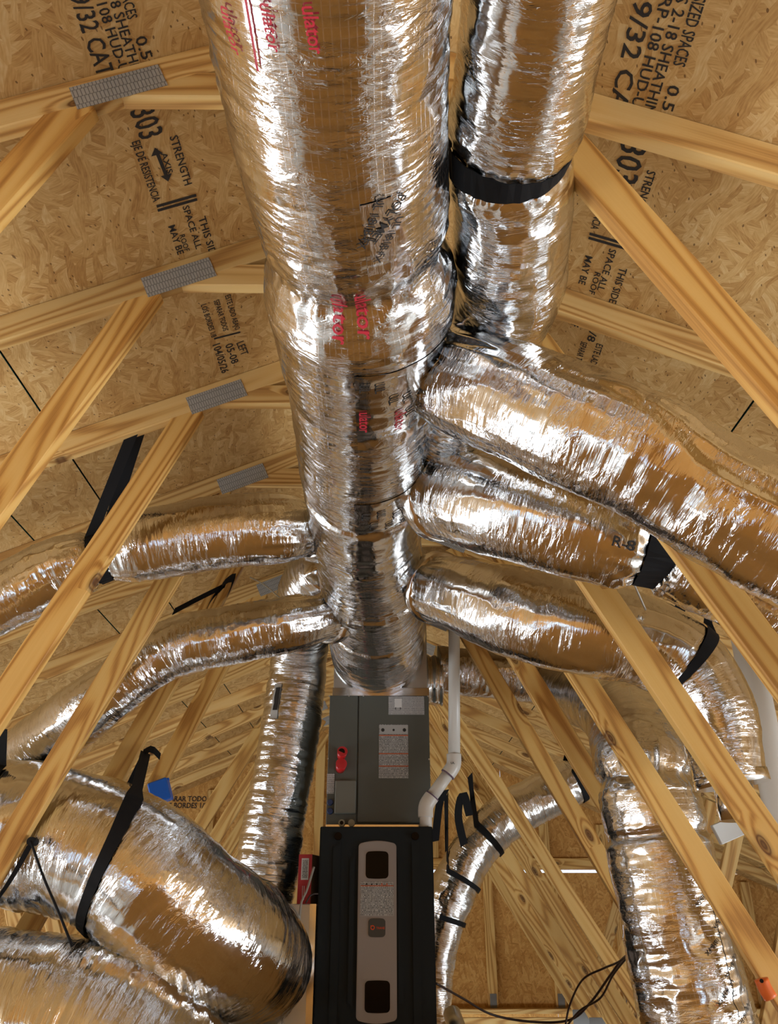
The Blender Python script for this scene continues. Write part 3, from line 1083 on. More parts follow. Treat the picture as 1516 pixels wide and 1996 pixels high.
r2 = px([(842, 968, 2.40, .135), (880, 962, 2.33, .148), (960, 985, 2.22, .15), (1060, 1010, 2.17, .15), (1160, 1038, 2.15, .145), (1230, 1058, 2.14, .135), (1268, 1068, 2.14, .118), (1320, 1085, 2.15, .125), (1420, 1128, 2.15, .13), (1540, 1190, 2.15, .13), (1800, 1330, 2.15, .13)])
_s = arc(r2, at(1268, 1068, 2.14))
R2 = duct('branch_duct', r2, 'foil_flex', .006, 144, 42, soft=.006, ring=.002, crumple=.005, pleat0=.014, squeeze=[(_s, .04, .035)])
tag(R2['o'], 'foil branch duct on the right, second from the top, pinched by a black strap', 'duct', DUCTS)

r3 = px([(838, 1140, 3.14, .12), (880, 1155, 3.05, .15), (960, 1178, 2.92, .166), (1060, 1207, 2.83, .166), (1160, 1228, 2.79, .164), (1250, 1250, 2.78, .16), (1326, 1292, 2.78, .150), (1374, 1350, 2.78, .138), (1405, 1430, 2.78, .132), (1424, 1520, 2.78, .122)])
R3 = duct('branch_duct', r3, 'foil_flex', .006, 144, 53, soft=.010, ring=.0012, crumple=.003, pleat0=.018, long=.006, oval=-.03)
tag(R3['o'], 'foil branch duct on the right, third from the top, bending down behind two webs', 'duct', DUCTS)
cyl('collar', at(1421, 1508, 2.78), at(1428, 1532, 2.78), .118, 'foil_tape', R3['o'], 32)
cyl('boot', at(1428, 1530, 2.78), at(1440, 1600, 2.78), .06, 'foil_tape', R3['o'], 32)

r4 = px([(850, 1305, 4.6, .13), (900, 1308, 4.62, .13), (980, 1315, 4.64, .135), (1060, 1330, 4.62, .14), (1130, 1352, 4.4, .16), (1190, 1375, 3.95, .18), (1228, 1410, 3.6, .19), (1252, 1480, 3.42, .192), (1266, 1560, 3.385, .192), (1283, 1640, 3.385, .192), (1300, 1720, 3.385, .2), (1326, 1850, 3.385, .2), (1358, 1990, 3.385, .2), (1400, 2200, 3.385, .2), (1425, 2330, 3.385, .2)])
R4 = duct('downturned_duct', r4, 'foil', .008, 128, 64, soft=.008, ring=.003, crumple=.007, squeeze=[(arc(r4, at(1256, 1525, 3.39)), .024, .03), (arc(r4, at(1280, 1628, 3.385)), .016, .02)])
tag(R4['o'], 'wide foil duct turning down at lower right behind the leaning webs', 'duct', DUCTS)

BR = duct('rear_flex_duct', px([(1190, 1489, 5.83, .145), (1150, 1505, 5.83, .145), (1060, 1552, 5.83, .15), (985, 1592, 5.83, .15), (930, 1648, 5.83, .15), (895, 1710, 5.83, .148), (872, 1770, 5.83, .14), (856, 1850, 5.83, .12), (848, 1950, 5.83, .10), (842, 2080, 5.83, .10)]),
          'foil_rib', .009, 96, 75, soft=.012, ring=.004, crumple=.008)
tag(BR['o'], 'foil flex duct hung in black straps behind the furnace at right', 'duct', DUCTS)

l1 = px([(625, 1035, 2.90, .105), (596, 1030, 2.84, .10), (545, 1030, 2.79, .128), (450, 1035, 2.77, .133), (350, 1050, 2.76, .133), (265, 1068, 2.76, .128), (205, 1082, 2.76, .105), (120, 1112, 2.76, .118), (0, 1170, 2.76, .118), (-160, 1245, 2.76, .118), (-350, 1345, 2.76, .115)])
_s1 = arc(l1, at(198, 1084, 2.76))
L1 = duct('branch_duct', l1, 'foil_flex', .006, 144, 86, soft=.005, ring=.0022, crumple=.004, pleat0=.022, pleat_len=.13, squeeze=[(_s1, .025, .03)])
tag(L1['o'], 'foil branch duct on the left, upper one, strapped where it leaves the view', 'duct', DUCTS)

l2 = px([(648, 1202, 3.52, .10), (628, 1204, 3.46, .098), (580, 1214, 3.40, .118), (500, 1228, 3.38, .125), (420, 1245, 3.37, .125), (345, 1262, 3.37, .125), (295, 1288, 3.37, .118), (240, 1325, 3.37, .118), (150, 1397, 3.42, .125), (60, 1468, 3.62, .132), (-60, 1560, 3.95, .135), (-200, 1680, 4.25, .135)])
L2 = duct('branch_duct', l2, 'foil_flex', .006, 144, 97, soft=.006, ring=.0022, crumple=.004, pleat0=.018, pleat_len=.13)
tag(L2['o'], 'foil branch duct on the left, lower one, bending down behind a web', 'duct', DUCTS)

L3 = duct('vertical_flex_duct', px([(640, 1100, 3.75, .13), (612, 1125, 3.95, .15), (594, 1190, 4.3, .158), (583, 1280, 4.56, .158), (569, 1400, 4.6, .158), (544, 1550, 4.6, .158), (520, 1700, 4.6, .158), (506, 1790, 4.6, .15), (495, 1880, 4.6, .14)]),
          'foil_rib', .007, 112, 108, soft=.006, ring=.008, crumple=.006, ring_f=38, pleat1=.012)
tag(L3['o'], 'ribbed foil flex duct dropping beside the grey cabinet, at left', 'duct', DUCTS)

L4 = duct('return_duct', px([(-320, 1615, 3.39, .262), (-150, 1612, 3.39, .262), (0, 1620, 3.39, .262), (120, 1636, 3.39, .262), (225, 1668, 3.39, .255), (310, 1735, 3.41, .262), (385, 1800, 3.50, .268), (445, 1842, 3.68, .268), (478, 1868, 3.90, .262), (492, 1876, 4.10, .25), (496, 1878, 4.22, .235)]),
          'foil_flex', .007, 176, 119, soft=.013, ring=.0025, crumple=.009, pleat1=.02, pleat_len=.16, squeeze=[])
tag(L4['o'], 'fat foil return duct slung in a black strap at lower left', 'duct', DUCTS)

L5 = duct('return_duct', px([(-330, 1960, 3.36, .265), (-120, 1968, 3.36, .265), (0, 1978, 3.36, .265), (110, 1990, 3.36, .265), (210, 2025, 3.37, .265), (300, 2090, 3.42, .265), (380, 2170, 3.55, .26), (450, 2240, 3.8, .25)]),
          'foil_rib', .007, 160, 130, soft=.010, ring=.009, crumple=.006, ring_f=38)
tag(L5['o'], 'fat foil return duct in the bottom left corner, under the other', 'duct', DUCTS)


def sleeve(D, s0, s1, extra, seed, parent, name='collar', nseg=72, mat='foil_tape'):
    """taped rim round a duct where it meets another"""
    rows = []
    for k in range(9):
        s = s0 + (s1 - s0) * k / 8
        i = int(s / D['S'][-1] * (len(D['S']) - 1))
        rows.append((Vector(D['Q'][i]), float(D['R'][i]) + extra * (1 - (2 * k / 8 - 1) ** 4 * .6)))
    return duct(name, rows, mat, .006, nseg, seed, soft=.004, ring=.002, crumple=.007, parent=parent)


sleeve(R1, .0, .07, .012, 201, R1['o'])
sleeve(R2, .0, .06, .016, 202, R2['o'])
sleeve(R3, .0, .06, .02, 203, R3['o'])
sleeve(L1, .0, .06, .022, 204, L1['o'])
sleeve(L2, .0, .055, .022, 205, L2['o'])

# tape and print on the trunk
bot = PI            # underside


def tth(u, v):
    """angle round the trunk of the point of its underside seen at a pixel"""
    d = at(u, v, 1.0)
    best = None
    for Z in np.linspace(1.08, 1.4, 60):
        p = d * (Z / d.z)
        s = s_at(TRUNK, p)
        i = int(s / TRUNK['S'][-1] * (len(TRUNK['S']) - 1))
        e = abs(np.linalg.norm(np.array(p) - TRUNK['Q'][i]) - TRUNK['R'][i])
        if best is None or e < best[0]:
            best = (e, s, th_at(TRUNK, s, p))
        if best[0] < .004:
            break
    return best[1], best[2]


def trunk_print(name, items, mat, off=.004):
    out = []
    for body, a, b, h in items:
        s0, t0 = tth(*a)
        s1, t1 = tth(*b)
        ang = math.atan2(-(t1 - t0) * .205, s1 - s0)
        out.append((body, s0, t0, h, ang))
    wrap_text(name, out, TRUNK, mat, off)


trunk_print('red_print', [('ulator', (432, 5), (458, 120), .03), ('ulator', (505, 0), (525, 100), .03), ('ulator', (588, 0), (600, 80), .03),
                          ('ulator', (640, 585), (650, 690), .05), ('ulator', (690, 580), (700, 690), .05), ('ulator', (700, 800), (702, 900), .04), ('ulator', (770, 800), (768, 900), .045)], 'red_ink', .005)
s0, t0 = tth(482, 0)
s1, t1 = tth(512, 145)
patch('red_stripe', TRUNK, s0 - .2, s1, t0 - .01, t0 + .012, 'red_ink', .005, 30, 2)
for (a, b, sl) in (((690, 735), (845, 800), -.05), ((690, 985), (835, 1030), -.05), ((700, 400), (775, 520), -.02)):
    s0, t0 = tth(*a)
    s1, t1 = tth(*b)
    patch('tape', TRUNK, min(s0, s1), max(s0, s1), min(t0, t1), max(t0, t1), 'foil_tape', .0018, 40, 60)
trunk_print('tape_lettering', [('UL 181B-FX', (735, 380), (715, 430), .024), ('POLYMET', (775, 372), (735, 440), .026), ('UL 181B-FX', (770, 415), (730, 500), .022), ('POLYMET', (840, 470), (835, 520), .022),
                               ('UL', (700, 745), (700, 760), .034), ('UL', (730, 748), (730, 762), .034), ('UL', (757, 770), (757, 785), .034), ('UL', (785, 770), (785, 785), .034), ('UL', (812, 760), (812, 775), .034), ('UL', (790, 795), (790, 810), .034), ('UL', (820, 790), (820, 805), .034),
                               ('UL', (705, 1000), (705, 1012), .04), ('UL', (735, 1000), (735, 1012), .04), ('UL', (765, 998), (765, 1010), .04), ('UL', (790, 992), (790, 1004), .04), ('UL', (720, 1018), (720, 1030), .04), ('UL', (750, 1018), (750, 1030), .04), ('UL', (780, 1012), (780, 1024), .04)], 'ink', .0045)
s0 = s_at(R2, at(1190, 1060, 2.15))
wrap_text('jacket_lettering', [('R-8', s0, th_at(R2, s0, at(1190, 1062, 2.03)), .04, 0.0)], R2, 'ink', .004)

# tape with print down the downturned duct
s0, s1 = s_at(R4, at(1290, 1660, 3.385)), s_at(R4, at(1350, 1980, 3.385))
thF = th_at(R4, s0 + .05, R4['Q'][int(s0 / R4['S'][-1] * len(R4['S']))] + np.array([0.12, -.16, 0]))
patch('tape', R4, s0, s1, thF - .18, thF + .18, 'foil_tape', .0018, 160, 16)
wrap_text('tape_lettering', [('UL 181B-FX', s0 + .05 + k * .075, thF + (.16 if k % 2 else -.1), .02, -.9) for k in range(9)], R4, 'ink', .0045)

# ================================================================ FURNACE AND COIL CABINET
YF = 4.2            # front of the furnace door
YC = 4.33           # front of the coil cabinet


def rect_px(u0, v0, u1, v1, Y):
    a, b = at(u0, v0, Y), at(u1, v1, Y)
    return min(a.x, b.x), max(a.x, b.x), min(a.z, b.z), max(a.z, b.z)


fx0, fx1 = at(624, 1612, YF).x, at(843, 1612, YF).x
fz1 = at(735, 1611, YF).z
fz0 = -.62
fur = empty('furnace', ((fx0 + fx1) / 2, YF + .35, fz0))
tag(fur, 'black upright furnace with taupe centre strip and round logo badge', 'furnace')
block('cabinet', ((fx0 + fx1) / 2, YF + .37, (fz0 + fz1) / 2), (fx1 - fx0 - .012, .66, fz1 - fz0 - .01), 'furn_black', fur, .006)
door = prism('door', rrect(fx0, fx1, fz0 + .002, fz1, .008), YF, YF + .045, 'furn_black', fur, .006)
cxf = (fx0 + fx1) / 2
# raised fields of the door
for s in (-1, 1):
    o1 = [(cxf + s * .205, .30), (cxf + s * .165, .325), (cxf + s * .165, fz0 + .10), (cxf + s * .205, fz0 + .06)]
    prism('raised_field', o1, YF - .007, YF + .004, 'furn_black', door, .003)
    o2 = [(cxf + s * .098, .262), (cxf + s * .125, .245), (cxf + s * .125, -.33), (cxf + s * .098, -.35)]
    prism('raised_field', o2, YF - .009, YF + .004, 'furn_black', door, .003)
    u = 659 if s < 0 else 809
    p = at(u, 1630, YF)
    cyl('knob', (p.x, YF + .005, p.z), (p.x, YF - .012, p.z), .019, 'glass_dark', fur, 24, .017)
sx0_, sx1_, sz0_, sz1_ = rect_px(696, 1640, 774, 1994, YF)
sx0_, sx1_ = at(698, 1700, YF).x, at(772.5, 1700, YF).x
strip = prism('centre_strip', rrect(sx0_, sx1_, sz0_ + .012, sz1_ - .012, .014, 6, .014), YF - .014, YF + .004, 'furn_strip', fur, .003)
for (u0, v0, u1, v1) in ((713, 1659, 757, 1713), (711, 1911, 760, 1975)):
    a0, a1, c0, c1 = rect_px(u0, v0, u1, v1, YF - .015)
    prism('sight_glass', rrect(a0, a1, c0 + .003, c1 - .003, .016, 6, .003), YF - .017, YF - .01, 'glass_dark', strip, .0015)
    for u, v in ((u0 - 2, v0 - 1), (u1 + 2, v0 - 1), (u0 - 2, v1 + 2), (u1 + 2, v1 + 2)):
        p = at(u, v, YF - .015)
        cyl('screw', (p.x, YF - .012, p.z), (p.x, YF - .0165, p.z), .0035, 'furn_strip', strip, 10)
a0, a1, c0, c1 = rect_px(703, 1719, 767, 1785, YF - .015)
lab = block('warning_label', ((a0 + a1) / 2, YF - .0147, (c0 + c1) / 2), (a1 - a0, .0012, c1 - c0), 'label', fur, 0)
block('print_line', ((a0 + a1) / 2, YF - .0157, c1 - (c1 - c0) * .115), (a1 - a0, .0008, .004), 'orange_line', lab, 0)
for k in range(5):
    p = Vector((a0 + (a1 - a0) * (.18 + .155 * k), YF - .0157, c1 - (c1 - c0) * .06))
    prism('warning_symbol', [(p.x - .005, p.z - .0045), (p.x + .005, p.z - .0045), (p.x, p.z + .0055)], p.y, p.y + .0006, 'orange_line' if k > 2 else 'ink', lab)
a0, a1, c0, c1 = rect_px(718, 1790, 751, 1827, YF - .015)
badge = prism('badge', rrect(a0, a1, c0 + .002, c1 - .002, .014, 6, .002), YF - .018, YF - .01, 'badge', fur, .0015)
pc = at(726, 1808, YF - .018)
ringv, ringf = [], []
for k in range(32):
    t = 2 * PI * k / 32
    for rr in (.0058, .0098):
        ringv.append((pc.x + rr * math.cos(t), YF - .0188, pc.z + rr * math.sin(t)))
for k in range(32):
    a = 2 * k
    b = 2 * ((k + 1) % 32)
    ringf.append((a, a + 1, b + 1, b))
pydata('logo_ring', ringv, ringf, 'badge_red', badge)
pydata('logo_tail', [(pc.x - .0095, YF - .0189, pc.z + .0085), (pc.x + .001, YF - .0189, pc.z + .0085), (pc.x + .001, YF - .0189, pc.z + .0045), (pc.x - .0095, YF - .0189, pc.z + .006)], [(0, 1, 2, 3)], 'badge_red', badge)
pt = at(733, 1811, YF - .018)
flat_text('logo_lettering', 'TRANE', (pt.x, YF - .018, pt.z), (1, 0, 0), (0, 0, 1), .013, 'badge_red', badge, .95, .0012)

# --- coil cabinet
kx0, kx1 = at(638, 1500, YC).x, at(838.5, 1500, YC).x
kz0, kz1 = fz1 + .022, at(735, 1356, YC).z
coil = empty('coil_cabinet', ((kx0 + kx1) / 2, YC + .27, fz1))
tag(coil, 'grey metal coil cabinet standing on top of the furnace, with labels', 'cabinet')
block('body', ((kx0 + kx1) / 2, YC + .29, (kz0 + kz1) / 2), (kx1 - kx0 - .01, .56, kz1 - kz0 - .004), 'cab_grey', coil, .003)
xd = at(696.5, 1500, YC).x
block('access_panel', ((kx0 + xd) / 2 - .001, YC + .008, (kz0 + kz1) / 2), (xd - kx0 - .004, .02, kz1 - kz0), 'cab_grey', coil, .0025)
rp = block('access_panel', ((kx1 + xd) / 2 + .001, YC + .006, (kz0 + kz1) / 2 + .004), (kx1 - xd - .004, .02, kz1 - kz0 - .01), 'cab_grey', coil, .0025)
YP = YC - .005


def label_on(par, u0, v0, u1, v1, mat, lines=(), name='label'):
    a0, a1, c0, c1 = rect_px(u0, v0, u1, v1, YP)
    lb = block(name, ((a0 + a1) / 2, YP, (c0 + c1) / 2), (a1 - a0, .002, c1 - c0), mat, par, 0)
    for f in lines:
        block('print_line', ((a0 + a1) / 2, YP - .0012, c1 - (c1 - c0) * f), (a1 - a0, .0008, .0055), 'orange_line', lb, 0)
    return lb


l1_ = label_on(coil, 757, 1357, 827, 1393, 'label_plain')
a0, a1, c0, c1 = rect_px(769, 1362, 783, 1379, YP)
prism('wiring_diagram', [(a0, c0), (a1, c0), (a1, c1), (a0, c1)], YP - .0015, YP - .0008, 'white', l1_)
for u in (771, 780):
    p = at(u, 1381, YP)
    block('print_mark', (p.x, YP - .0014, p.z), (.004, .0008, .011), 'ink', l1_, 0)
l2_ = label_on(coil, 738.5, 1412, 796, 1517, 'label', (.21, .55, .78))
a0, a1, c0, c1 = rect_px(740, 1414, 795, 1431, YP)
hd = block('label_header', ((a0 + a1) / 2, YP - .0012, (c0 + c1) / 2), (a1 - a0, .0008, c1 - c0), 'white', l2_, 0)
hd.data.materials.clear()
hd.data.materials.append(new_mat('label_paper', (.46, .45, .43), .6)[0])
for u in (746, 767, 788):
    p = at(u, 1423, YP)
    cyl('certification_mark', (p.x, YP - .0014, p.z), (p.x, YP - .0022, p.z), .009 if u != 767 else .006, 'ink', l2_, 20)
label_on(coil, 637.5, 1508, 651, 1547, 'label_plain')
# junction cover, plugs, capped line stubs
a0, a1, c0, c1 = rect_px(654, 1523, 693, 1587, YP)
cov = block('junction_cover', ((a0 + a1) / 2, YP - .018, (c0 + c1) / 2), (a1 - a0, .04, c1 - c0), 'cab_cover', coil, .004)
for v in (1564, 1581):
    p = at(643.5, v, YP)
    cyl('blue_plug', (p.x, YP + .004, p.z), (p.x, YP - .012, p.z), .016, 'blue_dark', coil, 24, .013)
for u in (666, 685):
    p = at(u, 1604.5, YP)
    cyl('drain_fitting', (p.x, YP + .006, p.z), (p.x, YP - .02, p.z), .016, 'tan', coil, 24)
    if u == 666:
        cyl('drain_opening', (p.x, YP - .0195, p.z), (p.x, YP - .021, p.z), .009, 'glass_dark', coil, 20)
for k, (u, v, rr) in enumerate(((665, 1475, .026), (663, 1499, .028))):
    p = at(u, v, YP)
    q = p + Vector((.008, -.055, .018))
    cap = cyl('red_cap', (p.x, YP + .006, p.z), q, rr * .8, 'red', coil, 28, rr)
    if k == 0:
        cyl('cap_recess', q + Vector((-.004, -.0006, -.003)), q + Vector((-.004, -.002, -.003)), rr * .62, 'glass_dark', cap, 24)
    g = Vector((p.x + rr * .8, YP - .035, p.z + rr * .75))
    cyl('cap_tab', g, g + Vector((0, -.012, .004)), .011, 'red', cap, 16)
for u, v in ((642, 1357), (680, 1356.5), (708, 1356.5), (836, 1480), (639, 1479), (834, 1357)):
    p = at(u, v, YP)
    cyl('screw', (p.x, YP + .003, p.z), (p.x, YP - .004, p.z), .004, 'galv', coil, 10)
# foil-taped joints below and above the cabinet
block('taped_joint', ((kx0 + kx1) / 2, YC + .01, fz1 + .01), (kx1 - kx0, .02, .026), 'foil_tape', coil, .002)
block('taped_joint', ((kx0 + kx1) / 2 + .008, YC + .014, kz1 + .02), (kx1 - kx0 - .01, .03, .045), 'foil_tape', coil, .002)

# --- supply plenum
plen = empty('supply_plenum', ((kx0 + kx1) / 2, YC + .3, kz1 + .05))
tag(plen, 'galvanized supply plenum between the grey cabinet and the trunk duct', 'plenum')
block('casing', ((kx0 + kx1) / 2 + .006, YC + .30, kz1 + .04 + .26), (kx1 - kx0 - .02, .54, .52), 'galv', plen, .004)
wrap_rows = [(Vector((kx1 - .01 + .02 * k, YC + .27, kz1 + .155)), .13 + (.012 if k % 2 else 0)) for k in range(6)]
duct('foil_sleeve', wrap_rows, 'foil', .008, 96, 301, soft=.012, ring=.004, crumple=.012, parent=plen)

# --- return plenum box beside the furnace
rx0, rx1 = fx0 - .36, fx0 - .012
rz1 = at(598, 1762, YF + .05).z
ret = empty('return_plenum', ((rx0 + rx1) / 2, YF + .33, fz0))
tag(ret, 'pale galvanized return box against the left side of the furnace', 'plenum')
block('casing', ((rx0 + rx1) / 2, YF + .36, (fz0 + rz1) / 2), (rx1 - rx0, .62, rz1 - fz0), 'galv', ret, .004)
block('taped_seam', (rx1 - .012, YF + .047, (fz0 + rz1) / 2), (.03, .004, rz1 - fz0), 'foil_tape', ret, 0)
# platform
plat = block('furnace_platform', (cxf - .1, YF + .35, -.667), (1.1, .9, .09), 'osb', None, .002)
tag(plat, 'low strand-board platform carrying the furnace', 'platform')

# --- white vent pipe with two bends
YV = 4.25
v0, v1, v2, v3 = at(829, 1625, YV), at(829, 1570, YV), at(885, 1492, YV), at(889, 1262, YV)
top = Vector((v3.x, YV, 1.60))
pipe = empty('vent_pipe', (v0.x, YV, fz1))
tag(pipe, 'white plastic vent pipe with two bends rising beside the grey cabinet', 'pipe')
cyl('pipe', (v1.x, YV, fz1 - .01), v1, .030, 'pvc', pipe, 32)
d_ = (v2 - v1).normalized()
cyl('pipe', v1 + d_ * .03, v2 - d_ * .03, .030, 'pvc', pipe, 32)
cyl('pipe', v2, top, .030, 'pvc', pipe, 32)
for c, up in ((v1, Vector((0, 0, -1))), (v2, Vector((0, 0, 1)))):
    dd = d_ if up.z < 0 else -d_
    wire('elbow', [c + up * .055, c + up * .025, c + (up + dd) * .006, c + dd * .025, c + dd * .055], .0365, 'pvc', pipe, .006, 32)
    q = c + dd * .052
    cyl('primer_ring', q, q + dd * .006, .0368, new_mat('purple_primer', (.18, .11, .17), .5)[0], pipe, 32)
pq = at(878, 1489, YV - .037)
flat_text('pipe_marking', 'UL', (pq.x, YV - .037, pq.z), (1, 0, 0), (0, 0, 1), .014, 'ink', pipe, 1.3, .001)

# --- white plumbing stack at the right edge
YS = 3.28
ps = at(1483, 1400, YS)
stk = cyl('plumbing_stack', (ps.x, YS, -.73), (ps.x, YS, zR(ps.x) - .03), .057, 'pvc', None, 40)
tag(stk, 'thick white vertical plumbing pipe at the right edge', 'pipe')

# ================================================================ STRAPS
SG = 'black hanging straps'


def strap_tag(o, label):
    return tag(o, label, 'strap', SG)


strap_tag(strap_round('hanging_strap', SIDE, s_strap, PI * .32, PI * 1.68, .048, off=.005, tail0=None, tail1=None), 'wide black strap cinched round the narrower duct, top centre right')
# upper left duct: strap up to the third truss in a V (front of this duct is at 1.5 pi)
a = at(257, 838, 2.462)
strap_tag(strap_round('hanging_strap', L1, _s1, PI * 1.75, PI * .28, .05, Vector((a.x, 2.475, a.z)), Vector((a.x + .01, 2.50, a.z))), 'black V-shaped strap hanging the upper left branch duct from a rafter')
# lower left duct: strap folded over a nail on the fifth web
a = at(436, 1142, 3.655)
st = webbing('hanging_strap', [at(338, 1192, 3.40), at(380, 1170, 3.52), a, a + Vector((.012, -.004, .01)), at(415, 1165, 3.62), at(398, 1200, 3.45)], (.25, .2, 1), .036)
strap_tag(st, 'black strap nailed to a web above the lower left branch duct')
webbing('strap_tail', [a + Vector((-.03, -.014, -.07)), a + Vector((0, -.02, 0)), a + Vector((.05, -.03, .03)), a + Vector((.035, -.04, -.05))], (.3, .2, 1), .05, 'black', st, .02)
# big return duct: loop from the web, over the front and under (front at 0.5 pi)
s4 = s_at(L4, at(248, 1682, 3.39))
a = at(287, 1470, 3.655)
st = strap_round('hanging_strap', L4, s4, PI * .2, PI * 1.08, .046, a + Vector((0, -.03, 0)), None, off=.008, twist=.12)
strap_tag(st, 'long black strap looped under the fat return duct at lower left')
webbing('strap_return', [a + Vector((-.005, -.02, 0)), at(262, 1510, 3.665), at(246, 1545, 3.67)], (1, 0, .5), .04, 'black', st, .02)
webbing('strap_tail', [a + Vector((-.01, -.03, 0)), a + Vector((.03, -.05, .012)), a + Vector((.07, -.05, -.02))], (0, .3, 1), .03, 'black', st, .02)
# left edge strap and cord
s5 = s_at(L4, at(2, 1620, 3.39))
strap_tag(strap_round('hanging_strap', L4, s5, PI * .2, PI * 1.1, .05, at(2, 1420, 3.2), None, off=.008), 'black strap running down the left edge of the view')
a = at(62, 1640, 3.06)
st = strap_tag(webbing('hanging_strap', [a, at(35, 1690, 3.09), at(0, 1745, 3.12), at(-60, 1820, 3.2)], (.6, 0, .6), .045), 'short black strap under the lower left web')
cyl('nail', a + Vector((0, -.012, 0)), a + Vector((0, .03, 0)), .014, 'black', st, 12)
wire('cord', [a + Vector((0, -.01, 0)), at(85, 1710, 3.05), at(115, 1780, 3.05), at(141, 1845, 3.05)], .0045, 'black', st)
# right second duct strap
strap_tag(strap_round('hanging_strap', R2, _s, -PI * .2, -PI * 1.8, .062, off=.006), 'wide black strap pinching the second duct on the right')
# right third duct strap
s6 = s_at(R3, at(1348, 1300, 2.78))
st = strap_tag(strap_round('hanging_strap', R3, s6, PI * .05, PI * .95, .036, at(1364, 1130, 2.66), None, off=.006, twist=.07), 'narrow black strap round the third right duct where it bends')
webbing('strap_return', [at(1323, 1225, 2.95), at(1326, 1180, 2.95), at(1334, 1130, 2.9)], (1, 0, 0), .04, 'black', st)
# rear flex duct straps
for (u, v, th0, th1, ta, tb, lbl) in ((1118, 1522, .3, 1.6, (1108, 1455), (1112, 1440), 'black strap round the rear flex duct near the wide downturned duct'),
                                      (945, 1632, .35, 1.7, (917, 1510), (915, 1512), 'black strap holding the rear flex duct at its upper bend'),
                                      (893, 1712, .35, 1.7, (868, 1545), (872, 1548), 'long black strap holding the rear flex duct beside the furnace'),
                                      (858, 1790, .35, 1.6, None, None, 'black band round the lower end of the rear flex duct')):
    s7 = s_at(BR, at(u, v, 5.83))
    strap_tag(strap_round('hanging_strap', BR, s7, PI * th0, PI * th1, .04 if u > 900 else .03, ta and at(*ta, 5.72), tb and at(*tb, 5.95), off=.006), lbl)
strap_tag(webbing('hanging_strap', [at(905, 1650, 5.7), at(893, 1590, 5.6), at(902, 1545, 5.56), at(915, 1590, 5.6)], (1, 0, .2), .05), 'black strap folded over a web beside the vent pipe')
strap_tag(webbing('hanging_strap', [at(848, 1640, 5.6), at(856, 1570, 5.58), at(868, 1500 + 40, 5.56)], (1, 0, .2), .05), 'black strap just right of the furnace top corner')

# ================================================================ SMALL THINGS
# blue electrical box on a web
p = at(316, 1545, 4.27)
bb = empty('electrical_box', p)
tag(bb, 'bright blue plastic electrical box nailed to a left web', 'electrical box')
block('box', p + Vector((0, -.035, 0)), (.095, .07, .105), 'blue', bb, .006, (0, -.35, 0))
for dz in (-.056, .056):
    block('nail_lug', p + Vector((.02 * (1 if dz > 0 else -1), -.03, dz)), (.03, .02, .012), 'blue', bb, .002, (0, -.35, 0))
# red carton on the return box
rw = .062
p = at(592, 1757, 4.26)
rb = empty('carton', (p.x, 4.30, rz1))
tag(rb, 'small upright red and brown carton with a barcode, beside the furnace', 'box')
zb_ = rz1
hb = at(592, 1665, 4.26).z - zb_
cb = block('carton_body', (p.x + .012, 4.33, zb_ + hb / 2), (rw + .004, .12, hb), 'card', rb, .001, (0, 0, -.22))
M['red_card'] = new_mat('red_card', (.42, .02, .025), .5)[0]
fr = block('red_face', (p.x + .012 - .0131, 4.33 - .0586, zb_ + hb / 2), (rw + .004, .002, hb), 'red_card', rb, 0, (0, 0, -.22))
M['bar_white'] = new_mat('barcode_white', (.6, .58, .55), .6)[0]
M['bars'] = stripes('barcode_bars', (.45, .43, .40), (.02, .02, .02), .006, .5)
fc = Vector((p.x + .012 - .0134, 4.33 - .0602, 0))
block('barcode_label', fc + Vector((0, 0, zb_ + hb * .70)), (.036, .0012, .094), 'bar_white', rb, 0, (0, 0, -.22))
block('barcode', fc + Vector((-.0002, -.0009, zb_ + hb * .70)), (.026, .0012, .08), 'bars', rb, 0, (0, 0, -.22))
for k in range(3):
    block('print_line', fc + Vector((-.008 + .008 * k, -.0004 - .0, zb_ + hb * .22)), (.002, .0012, .06), 'bar_white', rb, 0, (0, 0, -.22))

# maker's tag on the ribbed duct
s9 = s_at(L3, at(564, 1380, 4.6))
i9 = int(s9 / L3['S'][-1] * (len(L3['S']) - 1))
t9 = th_at(L3, s9, at(537, 1380, 4.46))
patch('jacket_tag', L3, s9 - .10, s9 + .09, t9 - .14, t9 + .14, 'bar_white', .006, 10, 6)
patch('tag_print', L3, s9 - .075, s9 + .045, t9 - .13, t9 + .05, 'ink', .009, 10, 6)

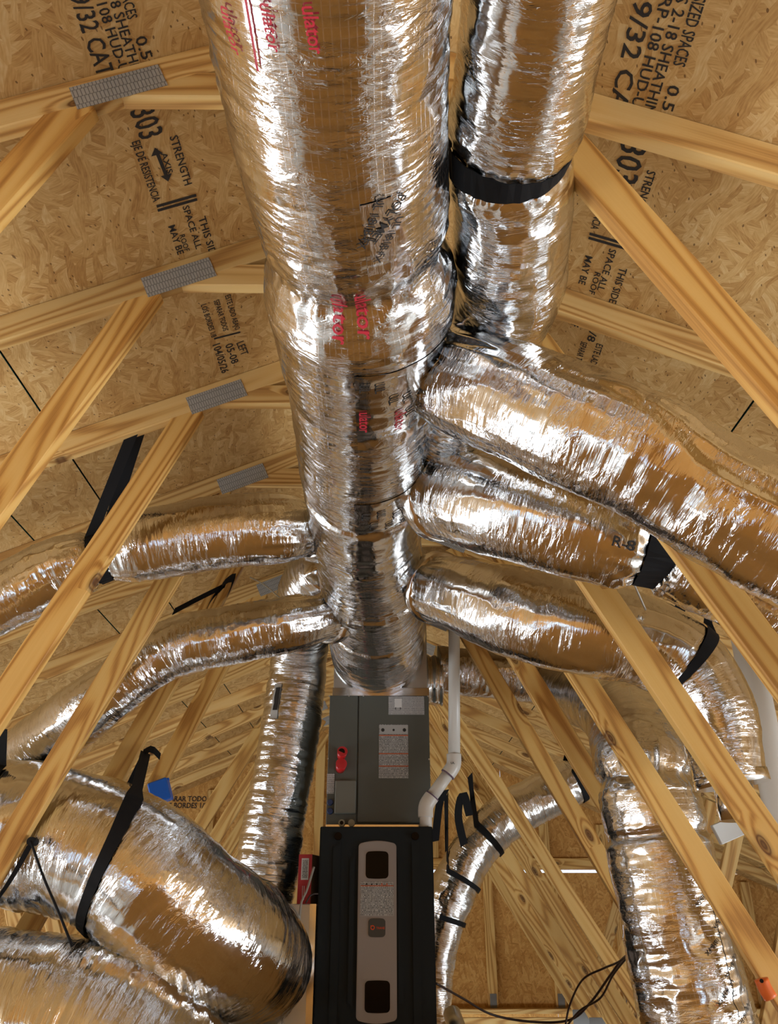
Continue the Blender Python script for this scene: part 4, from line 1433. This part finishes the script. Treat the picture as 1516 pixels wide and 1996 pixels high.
# wires
tag(wire('thermostat_wire', [at(612, 1690, 4.16), at(598, 1735, 4.12), at(586, 1765, 4.1), at(583, 1830, 4.08), at(582, 1900, 4.0), at(560, 1960, 3.95), at(545, 2010, 3.95)], .005, 'wire_grey'), 'grey wire looping down between the red carton and furnace', 'wire')
tag(wire('thermostat_wire', [at(510, 1757, 4.15), at(545, 1757, 4.12), at(570, 1768, 4.1), at(584, 1790, 4.09)], .005, 'wire_grey'), 'pale wire arching over the end of the fat return duct', 'wire')
tag(wire('dark_wire', [at(620, 1742, 4.18), at(606, 1744, 4.17), at(596, 1760, 4.15)], .004, 'wire'), 'short dark wire entering the furnace side near the carton', 'wire')
tag(wire('low_wire', [at(850, 1917, 4.6), at(900, 1945, 4.8), at(960, 1978, 5.0), at(1040, 1992, 5.0), at(1110, 1988, 4.9), at(1150, 1955, 4.8), at(1190, 1900, 4.6), at(1218, 1865, 4.4), at(1260, 1850, 4.0)], .006, 'wire'), 'dark wire sagging from the furnace across to the downturned duct', 'wire')
tag(wire('low_wire', [at(1100, 2010, 4.9), at(1110, 1960, 4.85), at(1135, 1910, 4.7), at(1175, 1888, 4.6), at(1205, 1875, 4.45), at(1240, 1850, 4.2)], .005, 'wire'), 'dark wire arching up to the downturned duct, left of the pair', 'wire')
tag(wire('low_wire', [at(1095, 2012, 4.85), at(1130, 1970, 4.8), at(1170, 1945, 4.65), at(1195, 1900, 4.5), at(1225, 1862, 4.3)], .005, 'wire'), 'dark wire crossing the other two by the downturned duct', 'wire')
tag(wire('twine', [at(487, 1125, 3.7), at(515, 1140, 3.75), at(545, 1165, 3.8)], .003, 'twine'), 'short pale twine by the lower left branch duct', 'twine')
tag(wire('hanger_wire', [at(1225, 1110, 2.3), at(1232, 1130, 2.4), at(1258, 1188, 2.6)], .0035, 'galv'), 'thin grey hanger wire below the second right duct', 'wire')
# white offcut on the right, orange clamp, spare pipe end
p0, p1 = at(1395, 1628, 4.1), at(1445, 1606, 4.1)
tag(board('board_offcut', p0, p1, (0, 0, 1), .09, .03, 'white'), 'short whitewashed board end behind the right webs', 'board')
oc = empty('spring_clamp', at(1490, 1925, 3.05))
tag(oc, 'small orange clamp handle at the lower right edge', 'clamp')
wire('handle', [at(1483, 1908, 3.03), at(1490, 1925, 3.03), at(1502, 1945, 3.03)], .022, 'orange', oc, .008, 16)
cyl('pivot', at(1484, 1912, 3.0), at(1484, 1912, 3.03), .006, 'black', oc, 12)
pe = cyl('pipe_end', at(880, 1975, 4.9), at(900, 2030, 4.75), .045, 'galv', None, 28)
tag(pe, 'grey pipe end at the bottom edge right of the furnace', 'pipe')
